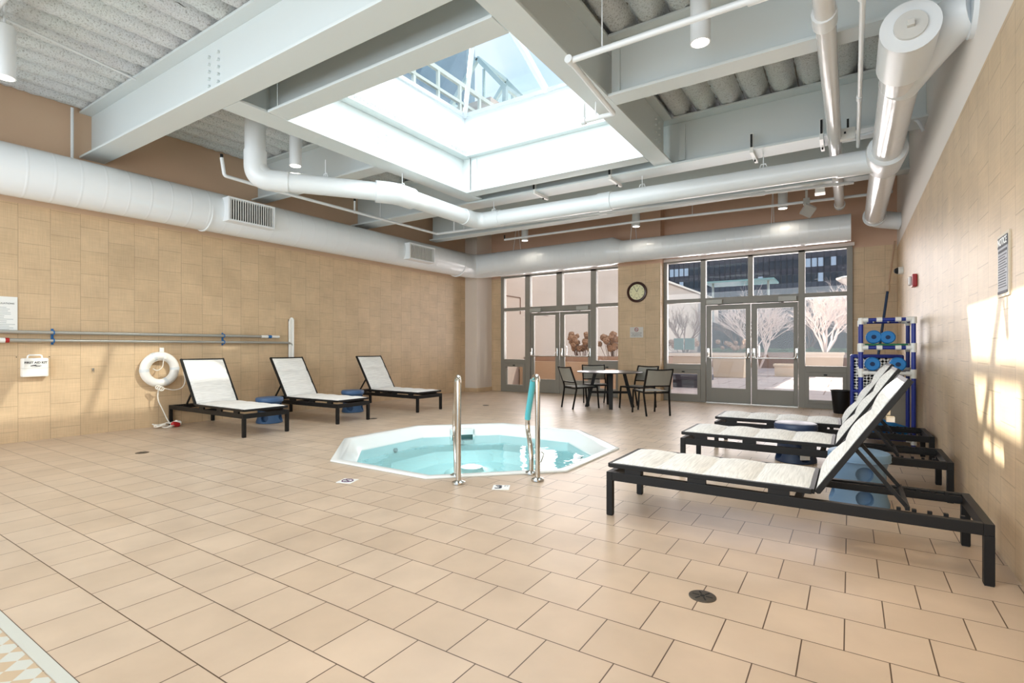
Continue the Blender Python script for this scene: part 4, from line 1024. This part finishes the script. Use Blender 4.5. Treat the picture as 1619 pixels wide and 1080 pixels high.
b = new(); box(b, -.165, .165, -.008, 0, -.125, .13); put('plate', b, mat('pale grey plate', RGB(206, 202, 194), .4), t, bevel=.002)
b = new(); tube(b, [(.042 * math.cos(a * PI / 12), -.009, .07 + .042 * math.sin(a * PI / 12)) for a in range(24)], .006, 6, closed=True); bar(b, (-.03, -.009, .10), (.03, -.009, .04), .003, .008, (0, 1, 0)); put('ban_ring', b, M_RED, t)
b = new(); box(b, -.03, .025, -.0092, -.008, .064, .074); put('cigarette', b, M_INK, t)
for k, s_ in enumerate(('THIS IS A SMOKE FREE', 'AREA SMOKING IS', 'PROHIBITED BY LAW')): text('lettering', s_, .027, M_INK, t, (0, -.009, -.015 - .035 * k), (PI / 2, 0, 0), .0005)

# ------------------------------------------------------------------ notice wall
RF = RX
t = thing('notice_sign', 'tall narrow NOTICE board on the sunlit tiled wall', 'sign', (RF, 4.115, 1.735)); RZ2 = (PI / 2, 0, -PI / 2)
b = new(); box(b, -.008, 0, -.135, .135, -.185, .185); put('board', b, mat('beige sign back', RGB(206, 194, 172), .5), t)
b = new(); box(b, -.010, -.008, -.11, .11, -.165, .165); put('field', b, M_BLUEINK, t)
b = new(); box(b, -.0115, -.010, -.112, .112, .105, .167); put('header', b, M_INK, t)
b = new(); box(b, -.0115, -.010, -.112, .112, -.167, -.152); put('footer', b, M_INK, t)
text('lettering', 'NOTICE', .058, M_SIGN, t, (-.0125, 0, .136), RZ2, .0006, bold=.001)
b = new(); rnd = random.Random(8); box(b, -.0112, -.010, -.1, .1, .075, .09)
for k in range(13): box(b, -.0110, -.010, -.1 + rnd.random() * .05, .1, .055 - k * .0155, .060 - k * .0155)
put('small_print', b, M_INK, t)
t = thing('fire_alarm_strobe', 'red fire alarm strobe with a clear lens on the tiled wall', 'alarm', (RF, 8.9, 2.16))
b = new(); box(b, -.055, 0, -.10, .10, -.085, .085); put('housing', b, M_RED, t, bevel=.012)
b = new(); box(b, -.09, -.05, -.03, .09, -.06, .06); put('lens', b, mat('clear lens', RGB(222, 218, 214), .1), t, bevel=.015)
t = thing('security_camera', 'small white dome camera on the tiled wall by the corner', 'camera', (RF, 11.0, 2.56))
b = new(); tube(b, [(0, 0, 0), (-.07, 0, 0)], .065, 24); put('base', b, M_WHITE, t, smooth=True)
b = new(); lathe(b, [(.056, 0), (.05, .025), (.034, .05), (.01, .058)], 24, Matrix.Translation((-.07, 0, 0)) @ Matrix.Rotation(-PI / 2, 4, 'Y')); put('dome', b, M_DARK, t, smooth=True)

t = thing('extension_pole', 'long pole leaning in the corner behind the rack, blue grip and tan shaft', 'pole', (.30, 11.45, .02))
pa, pb_ = Vector((0, 0, 0)), Vector((.42, .80, 3.26)); v = pb_ - pa
b = new(); tube(b, [pa, pa + v * .70], .022, 12); put('grip_tube', b, mat('blue grip', RGB(34, 60, 92), .5), t, smooth=True)
b = new(); tube(b, [pa + v * .70, pa + v * .735], .032, 12); put('collar', b, mat('tan collar', RGB(206, 180, 150), .5), t, smooth=True)
b = new(); tube(b, [pa + v * .735, pb_], .016, 12); put('shaft', b, mat('tan shaft', RGB(196, 164, 136), .4), t, smooth=True)

# PVC rack
t = thing('pool_toy_rack', 'blue tube storage rack with white fittings in the corner by the wall', 'rack', (.12, 7.95, 0))
W_, D_, H_ = .53, .75, 1.60
posts = [(0, 0), (W_, 0), (0, D_), (W_, D_)]
for x, y in posts:
    b = new(); cyl(b, (x, y, .0), (x, y, H_), .024, 14); put('post', b, M_RACK, t, smooth=True)
for z in (H_, 1.25, .93, .12):
    for (a, c) in (((0, 0), (W_, 0)), ((0, D_), (W_, D_)), ((0, 0), (0, D_)), ((W_, 0), (W_, D_))):
        mm = M_WHITE if z == .93 and a == (0, 0) and c == (W_, 0) else M_RACK
        b = new(); cyl(b, (a[0], a[1], z), (c[0], c[1], z), .022, 12); put('rail', b, mm, t, smooth=True)
    for x, y in posts:
        b = new(); cyl(b, (x, y, z - .055), (x, y, z + (.055 if z < H_ else .025)), .032, 14)
        sx = 1 if x == 0 else -1; sy = 1 if y == 0 else -1
        cyl(b, (x, y, z), (x + sx * .075, y, z), .03, 14); cyl(b, (x, y, z), (x, y + sy * .075, z), .03, 14); put('fitting', b, M_WHITE, t, smooth=True)
    if z > 1:
        for x in (.19, .38):
            b = new(); cyl(b, (x - .03, 0, z), (x + .03, 0, z), .03, 14); put('fitting', b, M_WHITE, t, smooth=True)
for x in (.14, .3, .42):
    b = new(); cyl(b, (x, 0, H_ - .0), (x + .02, D_, H_ - .0), .016, 10); put('cross_tube', b, mat('grey tube', RGB(150, 150, 150), .3), t, smooth=True)
b = new(); box(b, .02, W_ - .02, .02, D_ - .02, .948, .955); put('shelf_mesh', b, mat('grey shelf', RGB(120, 120, 126), .6), t)
b = new(); box(b, .02, W_ - .02, .02, D_ - .02, 1.268, 1.274); put('shelf_mesh', b, MATS['grey shelf'], t)
tag(put('exercise_mat', (lambda b: (box(b, .16, .60, 7.99, 8.6, 1.275, 1.30), b)[1])(new()), M_GREEN, bevel=.006), 'thin green foam mat lying on the upper shelf of the rack', 'mat')
def foam_disc(x, y, z, r, L, label, rz=0.0, tilt=0.0):
    t = thing('foam_weight', label, 'foam weight', (x, y, z), rz)
    t.rotation_euler = (tilt, 0, rz)
    b = new(); tube(b, [(0, 0, 0), (0, .012, 0), (0, L - .012, 0), (0, L, 0)], [r - .012, r, r, r - .012], 28); put('body', b, M_FOAM, t, smooth=True)
    b = new(); tube(b, [(0, -.003, 0), (0, .004, 0)], r * .32, 18); put('hole', b, M_FOAMD, t)
foam_disc(.255, 8.0, 1.30 + .085, .085, .2, 'blue foam weight on the upper shelf, the one nearer the window')
foam_disc(.40, 8.0, 1.30 + .08, .08, .2, 'blue foam weight on the upper shelf, the one nearer the wall')
foam_disc(.50, 7.96, .958 + .085, .085, .25, 'blue foam weight on the middle shelf showing its end hole')
foam_disc(.24, 7.98, .958 + .085, .085, .25, 'blue foam weight on the middle shelf half hidden by a backrest')
# foam on the floor between rack posts
tag(put('foam_roller', (lambda b: (tube(b, [(.28, 7.98, .31), (.30, 7.98, .305), (.58, 8.06, .215), (.60, 8.06, .21)], [.05, .06, .06, .05], 20), b)[1])(new()), M_FOAM, smooth=True), 'blue foam roller slanting at the foot of the rack', 'foam roller')
foam_disc(.25, 8.05, .147 + .07, .07, .12, 'blue foam ring at the foot of the rack, the one nearer the doors', 0.0)
foam_disc(.40, 8.14, .147 + .07, .07, .12, 'blue foam ring at the foot of the rack, under the slanting roller', 0.0)
b = new(); box(b, .14, .62, 7.96, 8.62, .143, .147); tag(put('rack_tray', b, MATS['grey shelf']), 'grey tray on the lowest rails of the rack', 'tray')
# lattice bin behind the rack
t = thing('lattice_hamper', 'blue framed hamper with white diamond lattice sides behind the rack', 'hamper', (.03, 9.35, 0))
hw, hh, hd = .60, 1.12, .5
for (x, y) in ((0, 0), (hw, 0), (0, hd), (hw, hd)):
    b = new(); cyl(b, (x, y, 0), (x, y, hh), .026, 12); put('post', b, M_RACK, t, smooth=True)
for z in (.06, .6, hh):
    b = new()
    for (a, c) in (((0, 0), (hw, 0)), ((0, hd), (hw, hd)), ((0, 0), (0, hd)), ((hw, 0), (hw, hd))): cyl(b, (*a, z), (*c, z), .026, 12)
    put('rail', b, M_RACK, t, smooth=True)
def lattice(b, w, h):
    st = .085
    k = -h
    while k < w:
        for sgn in (1, -1):
            x0_, z0_ = (k, 0) if sgn > 0 else (k, h)
            pts = []
            a0, a1 = max(0, -k), min(h, w - k)
            if a1 > a0 + .01:
                p = (k + a0, 0, a0 if sgn > 0 else h - a0); q = (k + a1, 0, a1 if sgn > 0 else h - a1); bar(b, p, q, .006, .034, up=(0, 1, 0)) if False else bar(b, p, q, .034, .006, up=(0, 1, 0))
        k += st
b = new(); lattice(b, hw, hh - .08); bmesh.ops.translate(b, verts=b.verts, vec=(0, -.005, .06)); put('lattice_panel', b, M_WHITE, t)
b = new(); lattice(b, hd, hh - .08); bmesh.ops.rotate(b, verts=b.verts, cent=(0, 0, 0), matrix=Matrix.Rotation(PI / 2, 3, 'Z')); bmesh.ops.translate(b, verts=b.verts, vec=(-.005, 0, .06)); put('lattice_panel', b, M_WHITE, t)
b = new(); box(b, .03, hw - .03, .03, hd - .03, .08, hh - .06); put('liner', b, M_DARK, t)
tag(put('storage_box', (lambda b: (box(b, .27, .68, 8.84, 9.2, 0, .78), b)[1])(new()), mat('grey beige box', RGB(150, 140, 124), .6), bevel=.01), 'plain grey beige box standing between the rack and hamper', 'box')
t = thing('waste_bin', 'black tapered waste bin in front of the glazing behind the farthest lounger', 'bin', (-.14, 11.7, 0))
b = new(); lathe(b, [(.12, 0), (.125, .01), (.165, .42), (.18, .43), (.18, .44), (.155, .44), (.115, .03)], 28); put('body', b, M_BLACK, t, smooth=True)

# ------------------------------------------------------------------ outside: plaza, planters, trees, buildings
bm = new(); box(bm, -30, 30, BY + .13, 70, -.25, -.03); struct('ground_plaza', bm, M_PLAZA)
def building(name, label, cat, m, x0_, x1_, y0_, y1_, z1_):
    t = thing(name, label, cat, ((x0_ + x1_) / 2, (y0_ + y1_) / 2, -.03))
    o = Vector(t.location); b = new(); box(b, x0_ - o.x, x1_ - o.x, y0_ - o.y, y1_ - o.y, 0, z1_); put('walls', b, m, t); return t, o
t, o = building('annex_building', 'beige windowless annex wall running away beyond the courtyard', 'building', M_BEIGE, -16, -9.25, 21.05, 46, 5.25)
b = new(); box(b, -.05 - 9.25 - o.x + .0, .1 - 9.25 - o.x, 21.05 - o.y, 46 - o.y, 5.2, 5.32); put('coping', b, mat('pale coping', RGB(240, 234, 226), .6), t)
t, o = building('annex_block', 'taller beige annex block nearest the glass, height added to shade the glazing', 'building', M_BEIGE, -16, -9.25, 13.0, 21, 9.0)  # wall face shows through the doors; upper height added to block the sun
b = new()
for (y0_, z0_, y1_, z1_) in ((13.6, 2.95, 14.7, 2.95), (14.7, 2.95, 14.7, 2.4), (15.6, 2.6, 17.8, 2.6), (15.6, 2.45, 16.6, 2.45)): bar(b, (-9.24 - o.x, y0_ - o.y, z0_), (-9.24 - o.x, y1_ - o.y, z1_), .02, .03)
put('wall_piping', b, M_TWIGD, t)
t = thing('roof_lantern', 'pale gabled steel lantern on the annex roof seen through the skylight', 'roof lantern', (-12.0, 16, 8.97))
g0, g1 = -1.28, 1.28
for y in (0, 2.0):
    b = new(); bar(b, (g0, y, 0), (g0, y, 1.95), .16, .16); bar(b, (g1, y, 0), (g1, y, 1.95), .16, .16); bar(b, (g0, y, 1.95), (0, y, 3.4), .14, .16); bar(b, (g1, y, 1.95), (0, y, 3.4), .14, .16)
    bar(b, (g0, y, 1.3), (g1, y, 1.3), .1, .14); bar(b, (.3, y, 0), (.3, y, 2.9), .08, .08); put('gable_frame', b, mat('lantern steel', RGB(158, 182, 186), .5), t)
for x, z in ((g0, 1.95), (g1, 1.95), (0, 3.4)):
    b = new(); bar(b, (x, 0, z), (x, 2.0, z), .14, .14); put('ridge_bar', b, MATS['lantern steel'], t)
t = thing('roof_railing', 'pale steel railing along the roof outside the skylight glass', 'railing', (-7.0, 5.0, 4.95))
for z in (.75, 1.55, 1.95):
    b = new(); bar(b, (0, 0, z), (0, 5.2, z), .07, .09 if z != 1.55 else .06); put('rail', b, M_GSTEEL, t)
for k in range(8):
    b = new(); bar(b, (0, .2 + k * .7, 0), (0, .2 + k * .7, 1.95), .06, .06); put('post', b, M_GSTEEL, t)
t, o = building('glass_wing', 'dark teal glass wing just outside the skylight railing', 'building', mat('dark teal glass', RGB(52, 84, 96), .25, noise_mix=(.7, RGB(96, 130, 142), .9)), -16, -10.2, 3, 12.9, 8.3)
b = new(); box(b, -80, -47.0, 60, 62, -.03, 95); tag(put('glass_tower', b, M_TOWER), 'tall blue glass tower beyond the roofs seen through the skylight', 'tower')

# dark office block with window bands
t = thing('office_block', 'dark office block with bands of windows far beyond the courtyard', 'building', (-12, 120, -.03)); o = Vector((-12, 120, -.03))
b = new(); box(b, -38, 34, 0, 14, 0, 40); put('walls', b, M_FACADE, t)
b = new()
for k in range(66): box(b, -37 + k * 1.09 - .07, -37 + k * 1.09 + .07, -.2, 0, 0, 40)
put('mullion', b, M_MULL, t)
b = new()
for r in range(12):
    for k in range(65): 
        if 4 <= r <= 6 and 12 <= k <= 44: continue
        box(b, -37 + k * 1.09 + .1, -37 + k * 1.09 + .99, -.05, 0, 2.5 + r * 3.0, 4.2 + r * 3.0)
put('window_band', b, M_PANE, t)
wm = bpy.data.meshes.new('window'); wb = new(); box(wb, 0, .89, -.05, 0, 0, 1.7); bmesh.ops.recalc_face_normals(wb, faces=wb.faces); wb.to_mesh(wb_ := wm); wb.free()
wm.materials.append(M_PANE); wm2 = wm.copy(); wm2.materials.clear(); wm2.materials.append(M_BLIND)
lit = {(13, 5), (14, 5), (15, 5), (16, 5), (15, 4), (38, 5), (39, 5), (40, 5), (37, 4), (40, 4), (42, 5), (30, 4)}
for r in range(4, 7):
    for k in range(12, 45):
        w_ = bpy.data.objects.new('window', wm2 if (k, r) in lit else wm); COL.objects.link(w_); w_.parent = t; w_.location = (-37 + k * 1.09 + .1, 0, 2.5 + r * 3.0)
def canopy(x0_, x1_, y0_, y1_, z_, label):
    t = thing('glass_canopy', label, 'canopy', ((x0_ + x1_) / 2, y0_, z_)); w_ = (x1_ - x0_) / 2
    b = new(); box(b, -w_, w_, 0, y1_ - y0_, 0, .12); put('roof_glass', b, M_CANOPY, t)
    for s in (-.8, .8):
        b = new(); cyl(b, (s * w_, 1.0, -z_ - .03), (s * w_, 1.0, 0), .08, 10); put('post', b, M_GSTEEL, t)
canopy(-9.1, -4.4, 40, 43, 6.0, 'teal glass canopy on posts, the higher one toward the annex')
canopy(-7.5, 2.5, 44, 48, 5.1, 'teal glass canopy on posts, the lower long one under the office block')

def planter(x0_, x1_, y0_, y1_, z_, label, soil=True):
    t = thing('planter', label, 'planter', ((x0_ + x1_) / 2, (y0_ + y1_) / 2, -.03)); w_, d_ = (x1_ - x0_) / 2, (y1_ - y0_) / 2
    b = new(); prism(b, [(-w_ * .93, -d_, 0), (w_ * .93, -d_, 0), (w_, -d_, z_ - .12), (-w_, -d_, z_ - .12)], (0, 0, 0), (0, 2 * d_, 0)); put('tub', b, M_PLANTER, t, bevel=.02)
    b = new(); box(b, -w_ - .04, w_ + .04, -d_ - .04, d_ + .04, z_ - .12, z_ + .0); put('lip', b, M_PLANTER, t, bevel=.02)
    b = new(); box(b, -w_ + .06, w_ - .06, -d_ + .06, d_ - .06, z_ - .02, z_ + .012); put('soil', b, mat('soil', RGB(80, 64, 52), .9), t)
planter(-1.85, -.25, 29.3, 30.5, 1.05, 'large beige planter holding the bushy tree beside the small planter')
planter(-2.82, -2.02, 25.7, 26.5, .56, 'small square beige planter standing alone on the plaza')
planter(-6.2, -4.5, 19.8, 20.9, 1.08, 'beige planter with a bare tree behind the teal panels')
planter(-5.0, -3.7, 23.6, 24.8, 1.05, 'beige planter with dried flowers behind the first courtyard door')
b = new(); box(b, -9.2, 12, 36, 36.6, -.03, .95); tag(put('plaza_low_wall', b, M_BRICK), 'long low brown wall across the far side of the plaza', 'wall')
# granite bed outside the first pair of doors
b = new(); box(b, -9.2, -4.6, 14.6, 14.95, -.03, .80); tag(put('raised_bed_wall', b, M_GRANITE), 'tan speckled wall of the raised bed outside the first pair of doors', 'wall')
b = new(); box(b, -9.2, -4.6, 14.96, 16.2, -.03, .97); tag(put('raised_bed', b, M_BRICK), 'brown raised bed outside the first pair of doors', 'planter')

def twigs(bm, base, seed, trunks, height, spread, depth=4, r0=.03, kids=3):
    rnd = random.Random(seed)
    def grow(p, d, L, r, lv):
        q = p + d * L; mid = p + d * L * .5 + Vector((rnd.uniform(-1, 1), rnd.uniform(-1, 1), rnd.uniform(-.3, .6))) * L * .08
        tube(bm, [p, mid, q], [r, r * .85, r * .65], 4 if lv < 2 else 3, cap=False)
        if lv < depth:
            for k in range(kids + (1 if lv == 1 else 0)):
                nd = (d + Vector((rnd.uniform(-1, 1), rnd.uniform(-1, 1), rnd.uniform(-.35, .75))) * .75).normalized()
                st = p + (q - p) * rnd.uniform(.55, 1.0)
                grow(st, nd, L * rnd.uniform(.6, .85), r * .6, lv + 1)
    for k in range(trunks):
        a = 2 * PI * k / trunks + rnd.random(); d = Vector((math.cos(a) * spread, math.sin(a) * spread, 1)).normalized()
        grow(Vector(base) + Vector((math.cos(a), math.sin(a), 0)) * .08, d, height * .36 * rnd.uniform(.85, 1.15), r0, 0)
def tree(x, y, z, seed, label, trunks=5, h=2.2, spread=.55, r0=.035, m=M_TWIG, depth=5):
    t = thing('bare_tree', label, 'tree', (x, y, z))
    b = new(); twigs(b, (0, 0, 0), seed, trunks, h, spread, depth, r0); put('branches', b, m, t)
tree(-1.0, 29.9, 1.03, 1, 'bushy bare pale tree growing in the large planter', 8, 3.2, .42, .045, M_TWIG, 5)
tree(-5.3, 20.3, 1.06, 2, 'slender bare tree in the planter behind the teal panels', 5, 1.9, .5, .028, M_TWIGD, 4)
tree(-4.6, 34.2, .0, 4, 'wide bare pale tree on the plaza beyond the first courtyard door', 5, 5.0, .35, .06, M_TWIG, 5)
tree(1.4, 33.5, .0, 7, 'bare pale tree farthest toward the street lamp', 6, 5.0, .4, .06, M_TWIG, 5)
tree(-2.2, 37.9, 1.0, 9, 'dark bare tree in the hedge strip behind the second courtyard door', 6, 3.2, .6, .05, M_TWIGD, 4)
tree(-6.2, 37.9, 1.0, 10, 'dark bare tree in the hedge strip behind the first courtyard door', 6, 3.2, .6, .05, M_TWIGD, 4)
def flowers(x, y, z, seed, label, n=16, w=.7, h=.75):
    rnd = random.Random(seed); t = thing('hydrangea', label, 'dried flowers', (x, y, z))
    b = new(); heads = []
    for k in range(n):
        p = Vector((rnd.uniform(-w, w), rnd.uniform(-.25, .25), rnd.uniform(.35, 1) * h)); tube(b, [(p.x * .6, p.y * .6, 0), p], .008, 4); heads.append(p)
    put('stems', b, M_TWIGD, t)
    for p in heads:
        b = new(); bmesh.ops.create_icosphere(b, subdivisions=3, radius=rnd.uniform(.075, .11))
        for v in b.verts: v.co *= 1 + .45 * noise.noise(v.co * 30 + p * 7)
        bmesh.ops.translate(b, verts=b.verts, vec=p); put('flower_head', b, M_DRY, t, smooth=True)
flowers(-7.35, 15.5, .95, 1, 'clump of dried brown hydrangeas behind the second door of the first pair', 26, .48, .75)
flowers(-6.25, 15.5, .95, 2, 'clump of dried brown hydrangeas beside the tiled pier', 26, .5, .75)
flowers(-5.3, 20.1, 1.06, 3, 'clump of dried brown flowers at the foot of the slender tree', 12, .7, .45)
flowers(-4.3, 24.1, 1.03, 5, 'clump of dried brown flowers in the planter behind the first courtyard door', 12, .6, .5)
# hedge: one continuous clipped mass
def hedge(x0_, x1_, y0_, y1_, z_, seed):
    b = new(); nx, ny, nz_ = int((x1_ - x0_) / .25), 4, int(z_ / .25) + 1
    bmesh.ops.create_grid(b, x_segments=nx, y_segments=8, size=1)
    for v in b.verts:
        u, w_ = v.co.x, v.co.y; a = (w_ + 1) * PI / 2
        n_ = .22 * noise.noise((u * 30, w_ * 4, seed)) + .12 * noise.noise((u * 90, w_ * 12, seed))
        v.co = Vector(((x0_ + x1_) / 2 + u * (x1_ - x0_) / 2, (y0_ + y1_) / 2 - math.cos(a) * ((y1_ - y0_) / 2 + n_), max(0, math.sin(a) * (z_ + n_))))
    return b
tag(put('hedge', hedge(-9, 12, 39, 41, 3.1, 2), M_HEDGE, smooth=False), 'dark evergreen hedge behind the low brown wall', 'hedge')
tag(put('ground_cover_shrub', hedge(-8, 8, 36.7, 37.6, 1.2, 7), mat('green shrubs', RGB(84, 110, 72), .9, noise_mix=(9, RGB(40, 60, 40), .9)), smooth=False), 'green low shrubs just over the low brown wall', 'shrub')
t = thing('street_lamp', 'white cone-headed lamp post on the plaza', 'street lamp', (.05, 20.2, -.03))
b = new(); cyl(b, (0, 0, 0), (0, 0, 3.1), .06, 12); put('post', b, M_GSTEEL, t, smooth=True)
b = new(); lathe(b, [(.07, 3.05), (.12, 3.3), (.42, 3.5), (.44, 3.56), (.3, 3.6), (.02, 3.62)], 24); put('head', b, M_WHITE, t, smooth=True)
t = thing('plaza_bench', 'dark stone bench outside the pane behind the dining chairs', 'bench', (-4.4, 17.2, -.03))
b = new(); box(b, -.75, .75, -.25, .25, .25, .42); put('seat', b, mat('dark stone', RGB(72, 72, 84), .6), t, bevel=.015)
b = new(); box(b, -.65, .45, -.2, .2, 0, .25); put('base', b, MATS['dark stone'], t)
